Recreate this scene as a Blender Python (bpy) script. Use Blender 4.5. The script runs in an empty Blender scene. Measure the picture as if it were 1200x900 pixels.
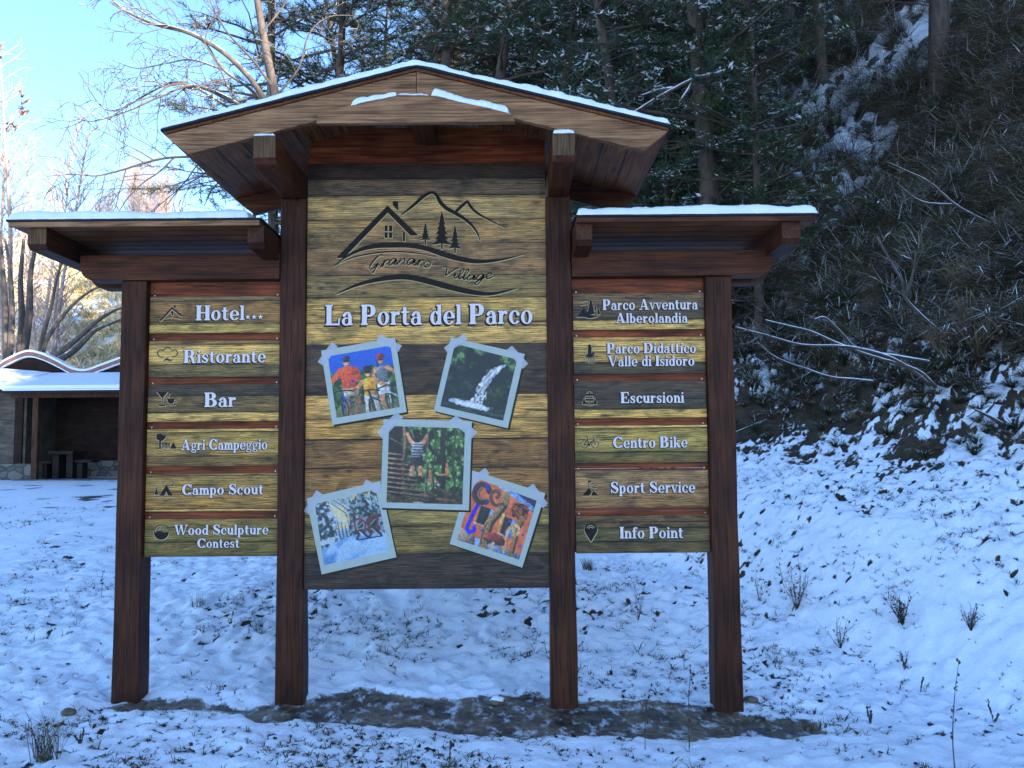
import bpy, math, random
import numpy as np
from mathutils import Vector, Matrix

random.seed(7)
RNG = np.random.default_rng(11)
sc = bpy.context.scene
COL = sc.collection
R = math.radians

# ------------------------------------------------------------------ camera
EYE = 1.55
PITCH, ROLL, FPX = 4.4, -0.47, 1037.0
cam_d = bpy.data.cameras.new('camera')
cam_d.sensor_width = 36.0
cam_d.lens = 36.0 * FPX / 1200.0
cam_d.clip_start = 0.05
cam_d.clip_end = 1500.0
cam = bpy.data.objects.new('camera', cam_d)
COL.objects.link(cam)
CAM_M = Matrix.Rotation(R(90 + PITCH), 3, 'X') @ Matrix.Rotation(R(ROLL), 3, 'Z')
cam.matrix_world = Matrix.Translation((0, 0, EYE)) @ CAM_M.to_4x4()
sc.camera = cam

# ------------------------------------------------------------------ sky, sun, exposure
SUN_EL, SUN_AZ = 20.0, 126.9          # azimuth clockwise from +Y
w = bpy.data.worlds.new('World')
sc.world = w
w.use_nodes = True
nt = w.node_tree
nt.nodes.clear()
sky = nt.nodes.new('ShaderNodeTexSky')
sky.sky_type = 'NISHITA'
sky.sun_disc = False
sky.sun_elevation = R(SUN_EL)
sky.sun_rotation = R(SUN_AZ)
sky.altitude = 900
sky.air_density = 1.0
sky.dust_density = 0.4
sky.ozone_density = 4.7
bg = nt.nodes.new('ShaderNodeBackground')
bg.inputs['Strength'].default_value = 0.15
wo = nt.nodes.new('ShaderNodeOutputWorld')
nt.links.new(sky.outputs[0], bg.inputs[0])
nt.links.new(bg.outputs[0], wo.inputs[0])

sun_d = bpy.data.lights.new('sun', 'SUN')
sun_d.energy = 4.6
sun_d.angle = R(0.53)
sun_d.color = (1.0, 0.90, 0.76)
sun = bpy.data.objects.new('sun', sun_d)
COL.objects.link(sun)
S = Vector((math.sin(R(SUN_AZ)) * math.cos(R(SUN_EL)), math.cos(R(SUN_AZ)) * math.cos(R(SUN_EL)), math.sin(R(SUN_EL))))
sun.rotation_euler = S.to_track_quat('Z', 'Y').to_euler()
sun.location = (30, -30, 40)

sc.view_settings.view_transform = 'Standard'
sc.view_settings.look = 'None'
sc.view_settings.gamma = 1.0
sc.view_settings.use_curve_mapping = False
sc.view_settings.exposure = 1.92
sc.render.engine = 'CYCLES'
sc.cycles.max_bounces = 6
sc.cycles.diffuse_bounces = 3
sc.cycles.glossy_bounces = 2
sc.cycles.use_denoising = True

LIGHT = (0.84, 1.12, 1.66)             # how bright a white board in the shade comes out


# ------------------------------------------------------------------ measuring helpers
def P(px, py, Y):
    """a point measured on the photograph (1200 x 900) at depth Y -> metres"""
    d = CAM_M @ Vector(((px - 600) / FPX, (450 - py) / FPX, -1))
    d = d * (Y / d.y)
    return Vector((d.x, d.y, d.z + EYE))


def lin(v):
    v = np.asarray(v, float) / 255.0
    return np.where(v <= 0.04045, v / 12.92, ((v + 0.055) / 1.055) ** 2.4)


def A2(r, g, b):
    """the same for pale and cool prints"""
    return tuple(np.clip(lin((r, g, b)) / np.array((0.90, 1.14, 1.5)), 0, 0.88))


def A(r, g, b):
    """base colour of a thing that reads r, g, b in open shade"""
    c = lin((r, g, b)) / np.array(LIGHT)
    return tuple(np.clip(c, 0, 0.9))


# ------------------------------------------------------------------ noise
def _hash(xi, yi, s):
    h = (xi * 374761393 + yi * 668265263 + s * 1442695041) & 0xffffffff
    h = ((h ^ (h >> 13)) * 1274126177) & 0xffffffff
    h = h ^ (h >> 16)
    return h.astype(np.float64) / 4294967296.0


def vnoise(x, y, s=0):
    x = np.asarray(x, float); y = np.asarray(y, float)
    xf = np.floor(x); yf = np.floor(y)
    xi = xf.astype(np.int64); yi = yf.astype(np.int64)
    u = x - xf; v = y - yf
    u = u * u * (3 - 2 * u); v = v * v * (3 - 2 * v)
    a = _hash(xi, yi, s); b = _hash(xi + 1, yi, s); c = _hash(xi, yi + 1, s); d = _hash(xi + 1, yi + 1, s)
    return (a * (1 - u) + b * u) * (1 - v) + (c * (1 - u) + d * u) * v


def fbm(x, y, s=0, o=4):
    t = 0; a = 0.5; n = 0
    for k in range(o):
        t = t + a * vnoise(x * 2 ** k + 17.3 * k, y * 2 ** k - 9.1 * k, s + k)
        n += a; a *= 0.5
    return t / n


def sstep(a, b, x):
    t = np.clip((np.asarray(x, float) - a) / (b - a), 0, 1)
    return t * t * (3 - 2 * t)


# ------------------------------------------------------------------ mesh collector
class MB:
    def __init__(self):
        self.v = []; self.f = []; self.m = []; self.c = []; self.n = 0

    def add(self, verts, faces, m=0, col=None):
        k = self.n
        verts = [tuple(p) for p in verts]
        self.v.extend(verts)
        if self.c or col is not None:
            while len(self.c) < k: self.c.append((1, 1, 1, 1))
            self.c.extend([tuple(col) if col is not None else (1, 1, 1, 1)] * len(verts))
        self.f.extend([tuple(i + k for i in f) for f in faces])
        self.m.extend([m] * len(faces))
        self.n += len(verts)

    def box(self, x0, x1, y0, y1, z0, z1, m=0, col=None):
        v = [(x0, y0, z0), (x1, y0, z0), (x1, y1, z0), (x0, y1, z0), (x0, y0, z1), (x1, y0, z1), (x1, y1, z1), (x0, y1, z1)]
        f = [(3, 2, 1, 0), (4, 5, 6, 7), (0, 1, 5, 4), (1, 2, 6, 5), (2, 3, 7, 6), (3, 0, 4, 7)]
        self.add(v, f, m, col)

    def prism_y(self, poly, y0, y1, m=0, col=None):
        """poly: (x, z) outline swept along y"""
        ar = sum(poly[i][0] * poly[(i + 1) % len(poly)][1] - poly[(i + 1) % len(poly)][0] * poly[i][1] for i in range(len(poly)))
        if ar < 0: poly = poly[::-1]
        n = len(poly)
        v = [(x, y0, z) for x, z in poly] + [(x, y1, z) for x, z in poly]
        f = [tuple(range(n)), tuple(range(2 * n - 1, n - 1, -1))]
        f += [(i + n, (i + 1) % n + n, (i + 1) % n, i) for i in range(n)]
        self.add(v, f, m, col)

    def prism_x(self, poly, x0, x1, m=0):
        """poly: (y, z) outline swept along x"""
        ar = sum(poly[i][0] * poly[(i + 1) % len(poly)][1] - poly[(i + 1) % len(poly)][0] * poly[i][1] for i in range(len(poly)))
        if ar < 0: poly = poly[::-1]
        n = len(poly)
        v = [(x0, y, z) for y, z in poly] + [(x1, y, z) for y, z in poly]
        f = [tuple(range(n - 1, -1, -1)), tuple(range(n, 2 * n))]
        f += [(i, (i + 1) % n, (i + 1) % n + n, i + n) for i in range(n)]
        self.add(v, f, m)

    def sheet(self, poly, y, m=0, col=None):
        """flat (x, z) polygon facing -y"""
        ar = sum(poly[i][0] * poly[(i + 1) % len(poly)][1] - poly[(i + 1) % len(poly)][0] * poly[i][1] for i in range(len(poly)))
        if ar < 0: poly = poly[::-1]
        self.add([(x, y, z) for x, z in poly], [tuple(range(len(poly)))], m, col)

    def tube(self, pts, rad, n=5, m=0, cap=True):
        pts = [Vector(p) for p in pts]
        if not hasattr(rad, '__len__'): rad = [rad] * len(pts)
        vs = []; fs = []
        d0 = (pts[1] - pts[0]).normalized()
        a = d0.orthogonal().normalized()
        for i, p in enumerate(pts):
            d = (pts[min(i + 1, len(pts) - 1)] - pts[max(i - 1, 0)])
            if d.length < 1e-9: d = d0
            d = d.normalized()
            a = (a - d * a.dot(d))
            a = a.normalized() if a.length > 1e-6 else d.orthogonal().normalized()
            b = d.cross(a)
            for k in range(n):
                t = 2 * math.pi * k / n
                vs.append(p + (a * math.cos(t) + b * math.sin(t)) * rad[i])
        for i in range(len(pts) - 1):
            for k in range(n):
                k2 = (k + 1) % n
                fs.append((i * n + k, i * n + k2, (i + 1) * n + k2, (i + 1) * n + k))
        if cap:
            fs.append(tuple(range(n - 1, -1, -1)))
            fs.append(tuple((len(pts) - 1) * n + k for k in range(n)))
        self.add(vs, fs, m)

    def arrays(self, V, F, m=0):
        """bulk numpy verts (n,3), faces (k,3|4)"""
        k = self.n
        self.v.extend(map(tuple, V.tolist()))
        self.f.extend(map(tuple, (F + k).tolist()))
        self.m.extend([m] * len(F) if np.isscalar(m) else list(m))
        self.n += len(V)

    def mesh(self, name, mats, smooth=False):
        me = bpy.data.meshes.new(name)
        me.from_pydata(self.v, [], self.f)
        for mt in (mats if isinstance(mats, (list, tuple)) else [mats]):
            me.materials.append(mt)
        me.polygons.foreach_set('material_index', np.array(self.m, dtype=np.int32))
        if smooth:
            me.polygons.foreach_set('use_smooth', np.ones(len(self.f), dtype=bool))
        if self.c:
            while len(self.c) < self.n: self.c.append((1, 1, 1, 1))
            at = me.color_attributes.new('paint', 'FLOAT_COLOR', 'POINT')
            at.data.foreach_set('color', np.array(self.c, dtype=np.float32).ravel())
        me.update()
        return me

    def build(self, name, mats, parent=None, smooth=False, bevel=0):
        o = bpy.data.objects.new(name, self.mesh(name, mats, smooth))
        COL.objects.link(o)
        if parent is not None:
            o.parent = parent
            o.matrix_parent_inverse = Matrix.Translation(-ORIGIN.get(parent.name, Vector((0, 0, 0))))
        if bevel:
            b = o.modifiers.new('bevel', 'BEVEL')
            b.width = bevel; b.segments = 2; b.limit_method = 'ANGLE'; b.angle_limit = R(40)
        return o


ORIGIN = {}


def tag(o, label=None, cat=None, group=None, kind=None):
    if label: o['label'] = label
    if cat: o['category'] = cat
    if group: o['group'] = group
    if kind: o['kind'] = kind
    return o


def thing(name, label, cat, loc=(0, 0, 0), group=None):
    o = bpy.data.objects.new(name, None)
    COL.objects.link(o)
    o.empty_display_size = 0.2
    o.location = loc
    ORIGIN[o.name] = Vector(loc)
    return tag(o, label, cat, group)


def copy_tree(root, loc, rotz=0, scale=1.0, label=None):
    """a copy of a thing with copies of its parts and sub-parts"""
    r = root.copy(); COL.objects.link(r)
    r.location = loc; r.rotation_euler = (0, 0, rotz); r.scale = (scale, scale, scale)
    if label: r['label'] = label
    for ch in list(root.children):
        c = ch.copy(); COL.objects.link(c); c.parent = r
        for g in list(ch.children):
            d = g.copy(); COL.objects.link(d); d.parent = c
    return r


# ------------------------------------------------------------------ materials
def new_mat(name):
    m = bpy.data.materials.new(name)
    m.use_nodes = True
    t = m.node_tree
    return m, t, t.nodes['Principled BSDF']


def nd(t, kind, ins=None, **props):
    n = t.nodes.new(kind)
    for k, v in props.items(): setattr(n, k, v)
    for k, v in (ins or {}).items():
        if isinstance(v, bpy.types.NodeSocket): t.links.new(v, n.inputs[k])
        else: n.inputs[k].default_value = v
    return n


def rgba(c): return (c[0], c[1], c[2], 1.0)


def ramp(t, fac, stops, interp='LINEAR'):
    n = nd(t, 'ShaderNodeValToRGB', {'Fac': fac})
    n.color_ramp.interpolation = interp
    e = n.color_ramp.elements
    while len(e) < len(stops): e.new(0.5)
    for i, (p, c) in enumerate(stops):
        e[i].position = p
        e[i].color = rgba(c) if hasattr(c, '__len__') else (c, c, c, 1)
    return n.outputs['Color']


def mix(t, fac, a, b, blend='MIX'):
    n = nd(t, 'ShaderNodeMix', data_type='RGBA', blend_type=blend)
    for idx, v in ((0, fac), (6, a), (7, b)):
        if isinstance(v, bpy.types.NodeSocket): t.links.new(v, n.inputs[idx])
        elif idx == 0: n.inputs[0].default_value = v
        else: n.inputs[idx].default_value = rgba(v)
    return n.outputs[2]


def math_(t, op, a, b=0.0, clamp=False):
    n = nd(t, 'ShaderNodeMath', operation=op, use_clamp=clamp)
    for i, v in enumerate((a, b)):
        if isinstance(v, bpy.types.NodeSocket): t.links.new(v, n.inputs[i])
        else: n.inputs[i].default_value = v
    return n.outputs[0]


def noise_(t, vec, scale, detail=4, rough=0.55, dist=0.0):
    return nd(t, 'ShaderNodeTexNoise', {'Vector': vec, 'Scale': scale, 'Detail': detail, 'Roughness': rough, 'Distortion': dist}).outputs['Fac']


def coords(t, scale=(1, 1, 1), loc=(0, 0, 0)):
    tc = nd(t, 'ShaderNodeTexCoord')
    return nd(t, 'ShaderNodeMapping', {'Vector': tc.outputs['Object'], 'Scale': scale, 'Location': loc}).outputs[0]


def plain(name, c, rough=0.6, var=0.15, scale=30.0, metal=0.0, bump=0.0):
    m, t, b = new_mat(name)
    co = coords(t)
    n = noise_(t, co, scale, 3)
    f = ramp(t, n, [(0.3, 1 - var), (0.7, 1 + var)])
    t.links.new(mix(t, 1.0, c, f, 'MULTIPLY'), b.inputs['Base Color'])
    b.inputs['Roughness'].default_value = rough
    b.inputs['Specular IOR Level'].default_value = 0.2
    b.inputs['Metallic'].default_value = metal
    if bump:
        bp = nd(t, 'ShaderNodeBump', {'Height': n, 'Strength': bump, 'Distance': 0.01})
        t.links.new(bp.outputs[0], b.inputs['Normal'])
    return m


def wood(name, dark, light, axis='X', rough=0.62, bump=0.35, blotch=0.35, tight=1.0, snow=False):
    """sawn stained timber with grain running along an axis"""
    m, t, b = new_mat(name)
    al, ac = 2.1, 26.0 * tight
    s = {'X': (al, ac, ac), 'Y': (ac, al, ac), 'Z': (ac, ac, al)}[axis]
    s2 = tuple(v * (4.5 if v > 5 else 1.6) for v in s)
    tc = nd(t, 'ShaderNodeTexCoord')
    info = nd(t, 'ShaderNodeObjectInfo')
    off = nd(t, 'ShaderNodeVectorMath', {0: tc.outputs['Object'], 1: info.outputs['Random']}, operation='ADD').outputs[0]
    c1 = nd(t, 'ShaderNodeMapping', {'Vector': off, 'Scale': s}).outputs[0]
    c2 = nd(t, 'ShaderNodeMapping', {'Vector': off, 'Scale': s2}).outputs[0]
    g1 = noise_(t, c1, 1.0, 5, 0.6, 0.9)
    g2 = noise_(t, c2, 1.0, 3, 0.6, 0.3)
    bl = noise_(t, tc.outputs['Object'], 3.2, 3)
    vo = nd(t, 'ShaderNodeTexVoronoi', {'Vector': nd(t, 'ShaderNodeMapping', {'Vector': off, 'Scale': tuple(2.2 if v < 5 else 7.0 for v in s)}).outputs[0], 'Scale': 1.0}).outputs['Distance']
    knot = ramp(t, vo, [(0.04, 0.22), (0.16, 1.0)])
    col = mix(t, ramp(t, g1, [(0.32, 0.0), (0.68, 1.0)]), dark, light)
    col = mix(t, 1.0, col, ramp(t, g2, [(0.38, 0.50), (0.54, 1.10)]), 'MULTIPLY')
    col = mix(t, 1.0, col, ramp(t, bl, [(0.3, 1 - blotch), (0.7, 1 + blotch)]), 'MULTIPLY')
    col = mix(t, 0.8, col, knot, 'MULTIPLY')
    ck = nd(t, 'ShaderNodeMapping', {'Vector': off, 'Scale': tuple(0.9 if v < 5 else 17.0 * tight for v in s)}).outputs[0]
    ckn = noise_(t, ck, 1.0, 5, 0.6, 0.7)
    col = mix(t, 0.85, col, ramp(t, ckn, [(0.300, 0.12), (0.325, 1.0)]), 'MULTIPLY')
    col = mix(t, 1.0, col, (0.90, 0.90, 0.90), 'MULTIPLY')
    if snow:
        gn = nd(t, 'ShaderNodeNewGeometry')
        sx = nd(t, 'ShaderNodeSeparateXYZ', {0: gn.outputs['Normal']}).outputs['Z']
        k = ramp(t, math_(t, 'ADD', sx, math_(t, 'MULTIPLY', math_(t, 'SUBTRACT', noise_(t, tc.outputs['Object'], 60, 3), 0.5), 1.2)), [(0.55, 0.0), (0.75, 1.0)])
        col = mix(t, k, col, (0.82, 0.84, 0.88))
    t.links.new(col, b.inputs['Base Color'])
    b.inputs['Roughness'].default_value = rough
    b.inputs['Specular IOR Level'].default_value = 0.18
    h = mix(t, 0.5, g1, g2)
    bp = nd(t, 'ShaderNodeBump', {'Height': h, 'Strength': bump, 'Distance': 0.006})
    t.links.new(bp.outputs[0], b.inputs['Normal'])
    return m


def bark(name, dark, light, snow=0.0, vscale=(14, 14, 4)):
    m, t, b = new_mat(name)
    tc = nd(t, 'ShaderNodeTexCoord')
    n = noise_(t, nd(t, 'ShaderNodeMapping', {'Vector': tc.outputs['Object'], 'Scale': vscale}).outputs[0], 1.0, 5, 0.65, 0.4)
    col = mix(t, ramp(t, n, [(0.35, 0.0), (0.65, 1.0)]), dark, light)
    if snow:
        gn = nd(t, 'ShaderNodeNewGeometry')
        sx = nd(t, 'ShaderNodeSeparateXYZ', {0: gn.outputs['Normal']}).outputs['Z']
        k = math_(t, 'ADD', sx, math_(t, 'MULTIPLY', math_(t, 'SUBTRACT', noise_(t, tc.outputs['Object'], 7, 4), 0.5), 1.3))
        col = mix(t, ramp(t, k, [(1.0 - snow, 0.0), (1.12 - snow, 1.0)]), col, (0.82, 0.84, 0.88))
    t.links.new(col, b.inputs['Base Color'])
    b.inputs['Roughness'].default_value = 0.85
    bp = nd(t, 'ShaderNodeBump', {'Height': n, 'Strength': 0.5, 'Distance': 0.02})
    t.links.new(bp.outputs[0], b.inputs['Normal'])
    return m


def snow_mat(name, c=(0.86, 0.88, 0.91)):
    m, t, b = new_mat(name)
    co = coords(t)
    n = noise_(t, co, 55, 5, 0.65)
    n2 = noise_(t, co, 9, 4)
    t.links.new(mix(t, 1.0, c, ramp(t, n2, [(0.3, 0.95), (0.7, 1.02)]), 'MULTIPLY'), b.inputs['Base Color'])
    b.inputs['Roughness'].default_value = 0.55
    b.inputs['Specular IOR Level'].default_value = 0.25
    bp = nd(t, 'ShaderNodeBump', {'Height': n, 'Strength': 0.35, 'Distance': 0.02})
    t.links.new(bp.outputs[0], b.inputs['Normal'])
    return m


def leafy(name, a, b_, scale=3.0, rough=0.7):
    m, t, b = new_mat(name)
    co = coords(t)
    n = noise_(t, co, scale, 3)
    t.links.new(mix(t, ramp(t, n, [(0.35, 0.0), (0.65, 1.0)]), a, b_), b.inputs['Base Color'])
    b.inputs['Roughness'].default_value = rough
    b.inputs['Specular IOR Level'].default_value = 0.2
    return m


SNOW = snow_mat('fresh_snow')
# ------------------------------------------------------------------ terrain: one sheet to the horizon
def hill_u(x, y):
    return x + 0.45 * (y - 10) - 2.6


def smax(a, b, k):
    h = np.clip(0.5 + 0.5 * (a - b) / k, 0, 1)
    return b * (1 - h) + a * h + k * h * (1 - h)


CAP = 33.0


def H0(x, y):
    x = np.asarray(x, float); y = np.asarray(y, float)
    gy = [-400, 4.9, 5.75, 6.15, 7.2, 9.0, 12.0, 20, 26, 60, 400]
    g1 = np.interp(y, gy, [0.02, 0.06, 0.06, 0.14, 0.42, 0.54, 0.65, 0.92, 1.05, 2.0, 3.0])
    g2 = np.interp(y, gy, [0.02, 0.06, 0.06, 0.10, 0.24, 0.42, 0.62, 0.92, 1.05, 2.0, 3.0])
    k = sstep(-3.6, -2.0, x)
    tilt = np.interp(x, [-6, -2.4, -1.3, 0.3, 1.3, 3.0], [0.06, 0.092, 0.082, 0.050, 0.018, 0.0]) * sstep(9, 5.6, y)
    g = g1 * k + g2 * (1 - k) + tilt
    u = hill_u(x, y) + (fbm(x * 0.35, y * 0.35, 5, 3) - 0.5) * 1.1 * sstep(9, 12, y + x)
    ap = np.interp(u, [-400, -3.0, -1.95, -1.0, 0.0, 0.5, 1.0, 1.5], [0, 0, 0.0, 0.62, 0.95, 1.15, 1.55, 2.05])
    up = np.maximum(u - 1.5, 0)
    h = up * 0.93
    h = h - np.maximum(h - CAP, 0) * 0.93
    h = h + (fbm(x * 0.5, y * 0.5, 21, 4) - 0.5) * 1.3 * sstep(0.5, 5, u)
    h = h + (fbm(x * 0.05, y * 0.05, 31, 2) - 0.5) * 7.0 * sstep(14, 30, u)
    far = np.maximum(y - 33 + 10 * (fbm(x * 0.04, y * 0.04, 9, 3) - 0.5), 0) * 0.50
    far = far * sstep(0, 9, far) ** 0.3
    capf = 15.8 + 2.5 * (fbm(x * 0.03, y * 0.01, 40, 3) - 0.5) * 2
    far = np.where(far > capf, capf + (far - capf) * 0.12, far)
    return np.maximum(g + ap + h, g + far)


def wet_mask(x, y):
    """the bare, trodden strip the posts stand in"""
    n = (fbm(x * 3.1, y * 3.1, 71, 4) - 0.5)
    yf = np.interp(x, [-2.6, -2.3, -1.6, -0.9, 0.2, 1.0, 1.7], [5.12, 4.96, 4.90, 4.70, 4.62, 4.58, 4.78])
    yb = np.interp(x, [-2.6, -2.2, -1.4, -0.9, 0.2, 1.0, 1.7], [5.22, 5.34, 5.36, 5.50, 5.58, 5.46, 5.08])
    d = np.minimum(y - yf, (yb - y) * 0.8) + n * 0.34
    d = np.minimum(d, np.minimum(x + 2.42, 1.72 - x))
    return sstep(-0.06, 0.20, d)


def snow_mask(x, y, z):
    u = hill_u(x, y)
    n1 = fbm(x * 1.1, y * 1.1, 51, 4)
    n5 = fbm(x * 22, y * 22, 55, 2)
    n2 = fbm(x * 6.5, y * 6.5, 52, 4)
    n3 = fbm(x * 0.45 + z * 0.2, y * 0.45, 53, 4)
    near = 0.92 - np.maximum(n2 - 0.72, 0) * 5.0 * (0.35 + n1) - np.maximum(n5 - 0.62, 0) * 5.5 * np.clip((n1 - .30) * 2.4, .1, 1)
    near = near - 0.22 * sstep(14.0, 15, y) * (1 - sstep(16.4, 17.2, y)) * sstep(-4.5, -6, x)
    v = u - np.clip(0.25 * (x - 2.5), -0.2, 0.5)
    bank = np.interp(v, [-1.6, -0.7, -0.2, 0.3, 0.9, 1.6, 3.6, 5.0, 6.5, 40], [0.0, 0.12, 0.34, 0.50, 0.62, 0.76, 0.86, 0.68, 0.54, 0.54])
    m = near - bank + (n3 - 0.5) * 1.35 * sstep(-1.0, 0.4, v) + (n2 - 0.5) * 1.3 * sstep(-1.0, 0.0, v) + (n5 - 0.5) * 1.5 * sstep(-.9, .1, v)
    fr = sstep(31, 36, y) * (1 - sstep(-4, 4, u))
    m = m * (1 - fr) + fr * (0.56 + (fbm(x * 0.5, y * 0.5, 54, 4) - 0.5) * 2.2)
    return np.clip(m, 0, 1)


def H1(x, y):
    """with the lumps, tussocks and holes of the thin snow"""
    z = H0(x, y)
    u = hill_u(x, y)
    nearw = 1 - sstep(14, 30, np.hypot(x, y))
    a = (fbm(x * 2.2, y * 2.2, 61, 3) - 0.5) * 0.07 + (fbm(x * 8.5, y * 8.5, 62, 3) - 0.5) * 0.065
    a = a + (np.abs(fbm(x * 6.5, y * 6.5, 63, 2) - 0.5) - .1) * -0.07 + (fbm(x * 17, y * 17, 65, 2) - .5) * .055
    a = a * (1 - .35 * sstep(4.95, 4.75, y))
    wet = wet_mask(x, y)
    z = z + a * nearw * (1 - 0.85 * wet) - 0.035 * wet
    m = snow_mask(x, y, z)
    z = z + (sstep(0.3, 0.75, m) - 1) * 0.03 * nearw * (1 - wet)
    z = z + (np.abs(fbm(x * 3.1, y * 3.1, 66, 4) - .5) - .1) * -.35 * sstep(-.4, .8, u) * (1 - .8 * sstep(6, 14, u)) * sstep(5.5, 8, y)
    z = z + (fbm(x * 1.7, y * 1.7, 64, 5) - 0.5) * 0.75 * sstep(0.2, 1.4, u) * (1 - 0.7 * sstep(8, 20, u)) * sstep(5.5, 8, y)
    return z


def axis(segs):
    out = []
    for a, b, s in segs:
        out.extend(np.arange(a, b, s).tolist())
    out.append(segs[-1][1])
    return np.array(out)


def geo(a, b, s0, g):
    out = [a]; s = s0
    while abs(out[-1] - a) < abs(b - a):
        out.append(out[-1] + math.copysign(s, b - a)); s *= g
    return out


xs = np.array(sorted(set(geo(-3.6, -150, 0.035, 1.045)[1:] + np.arange(-3.6, 4.6, 0.03).tolist() + geo(4.6, 120, 0.035, 1.028))))
ys = np.array(sorted(set(geo(3.9, -90, 0.06, 1.12)[1:] + np.arange(3.9, 9.5, 0.025).tolist() + geo(9.5, 200, 0.03, 1.022))))
XX, YY = np.meshgrid(xs, ys)
ZZ = H1(XX, YY)
nx, ny = len(xs), len(ys)
idx = np.arange(nx * ny).reshape(ny, nx)
F = np.stack([idx[:-1, :-1], idx[:-1, 1:], idx[1:, 1:], idx[1:, :-1]], -1).reshape(-1, 4)
me = bpy.data.meshes.new('ground')
me.vertices.add(nx * ny)
me.vertices.foreach_set('co', np.stack([XX, YY, ZZ], -1).astype(np.float32).ravel())
me.loops.add(F.size)
me.loops.foreach_set('vertex_index', F.ravel().astype(np.int32))
me.polygons.add(len(F))
me.polygons.foreach_set('loop_start', (np.arange(len(F)) * 4).astype(np.int32))
me.polygons.foreach_set('loop_total', np.full(len(F), 4, dtype=np.int32))
me.update(calc_edges=True)
me.polygons.foreach_set('use_smooth', np.ones(len(F), dtype=bool))
MM = snow_mask(XX, YY, ZZ)
WW = wet_mask(XX, YY)
UU = hill_u(XX, YY)
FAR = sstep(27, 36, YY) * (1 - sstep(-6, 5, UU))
HILL = sstep(0.0, 1.5, UU)
at = me.color_attributes.new('cover', 'FLOAT_COLOR', 'POINT')
at.data.foreach_set('color', np.stack([MM, WW, FAR, HILL], -1).astype(np.float32).ravel())


def ground_mat():
    m, t, b = new_mat('snowy_ground')
    co = coords(t)
    at = nd(t, 'ShaderNodeAttribute', attribute_name='cover')
    sp = nd(t, 'ShaderNodeSeparateColor', {0: at.outputs['Color']})
    n1 = noise_(t, co, 26, 5, 0.65)
    n2 = noise_(t, co, 5, 5, 0.6)
    n3 = noise_(t, co, 90, 4, 0.6)
    n4 = noise_(t, co, 1.3, 4, 0.6)
    k = math_(t, 'ADD', sp.outputs[0], math_(t, 'MULTIPLY', math_(t, 'SUBTRACT', n1, 0.5), 0.75))
    k = math_(t, 'ADD', k, math_(t, 'MULTIPLY', math_(t, 'SUBTRACT', n3, 0.5), 0.25))
    fac = ramp(t, k, [(0.44, 0.0), (0.54, 1.0)])
    soil = mix(t, ramp(t, n2, [(0.35, 0.0), (0.65, 1.0)]), (0.028, 0.020, 0.013), (0.075, 0.048, 0.027))
    soil = mix(t, ramp(t, n1, [(0.45, 0.0), (0.7, 0.7)]), soil, (0.035, 0.040, 0.016))
    bank = mix(t, ramp(t, n4, [(0.38, 0.0), (0.62, 1.0)]), (0.026, 0.019, 0.012), (0.085, 0.045, 0.022))
    bank = mix(t, ramp(t, n2, [(0.4, 0.0), (0.75, 0.8)]), bank, (0.030, 0.030, 0.014))
    soil = mix(t, at.outputs['Alpha'], soil, bank)
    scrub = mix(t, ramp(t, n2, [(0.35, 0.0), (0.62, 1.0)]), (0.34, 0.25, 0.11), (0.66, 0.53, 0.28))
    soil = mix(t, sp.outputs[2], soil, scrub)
    snow = mix(t, ramp(t, n2, [(0.3, 0.0), (0.7, 1.0)]), (0.80, 0.83, 0.88), (0.88, 0.89, 0.91))
    col = mix(t, fac, soil, snow)
    mud = mix(t, ramp(t, n2, [(0.38, 0.0), (0.62, 1.0)]), (0.040, 0.029, 0.020), (0.20, 0.145, 0.095))
    mud = mix(t, 1.0, mud, ramp(t, n1, [(0.35, 0.45), (0.65, 1.5)]), 'MULTIPLY')
    ice = noise_(t, coords(t, (13, 6, 13)), 1.0, 6, 0.72)
    mud = mix(t, ramp(t, ice, [(0.53, 0.0), (0.63, 0.85)]), mud, (0.62, 0.65, 0.70))
    wetk = ramp(t, math_(t, 'ADD', sp.outputs[1], math_(t, 'MULTIPLY', math_(t, 'SUBTRACT', n1, 0.5), 0.9)), [(0.42, 0.0), (0.60, 1.0)])
    col = mix(t, wetk, col, mud)
    t.links.new(col, b.inputs['Base Color'])
    rg = mix(t, wetk, (0.62,) * 3, ramp(t, n2, [(0.35, 0.25), (0.65, 0.65)]))
    t.links.new(rg, b.inputs['Roughness'])
    b.inputs['Specular IOR Level'].default_value = 0.3
    hgt = math_(t, 'ADD', math_(t, 'MULTIPLY', n1, 0.6), math_(t, 'ADD', math_(t, 'MULTIPLY', n3, 0.3), math_(t, 'MULTIPLY', fac, 0.35)))
    bp = nd(t, 'ShaderNodeBump', {'Height': hgt, 'Strength': 0.55, 'Distance': 0.03})
    t.links.new(bp.outputs[0], b.inputs['Normal'])
    return m


me.materials.append(ground_mat())
ground = bpy.data.objects.new('ground', me)
COL.objects.link(ground)
tag(ground, 'thin patchy snow over grass and earth, rising to a steep bank and hillside', None, None, 'structure')


def HG(x, y):
    """terrain height read off the sheet"""
    x = np.clip(x, xs[0], xs[-1] - 1e-6); y = np.clip(y, ys[0], ys[-1] - 1e-6)
    i = np.searchsorted(xs, x, 'right') - 1; j = np.searchsorted(ys, y, 'right') - 1
    i = np.minimum(i, nx - 2); j = np.minimum(j, ny - 2)
    a = (x - xs[i]) / (xs[i + 1] - xs[i]); b = (y - ys[j]) / (ys[j + 1] - ys[j])
    return (ZZ[j, i] * (1 - a) + ZZ[j, i + 1] * a) * (1 - b) + (ZZ[j + 1, i] * (1 - a) + ZZ[j + 1, i + 1] * a) * b


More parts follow.
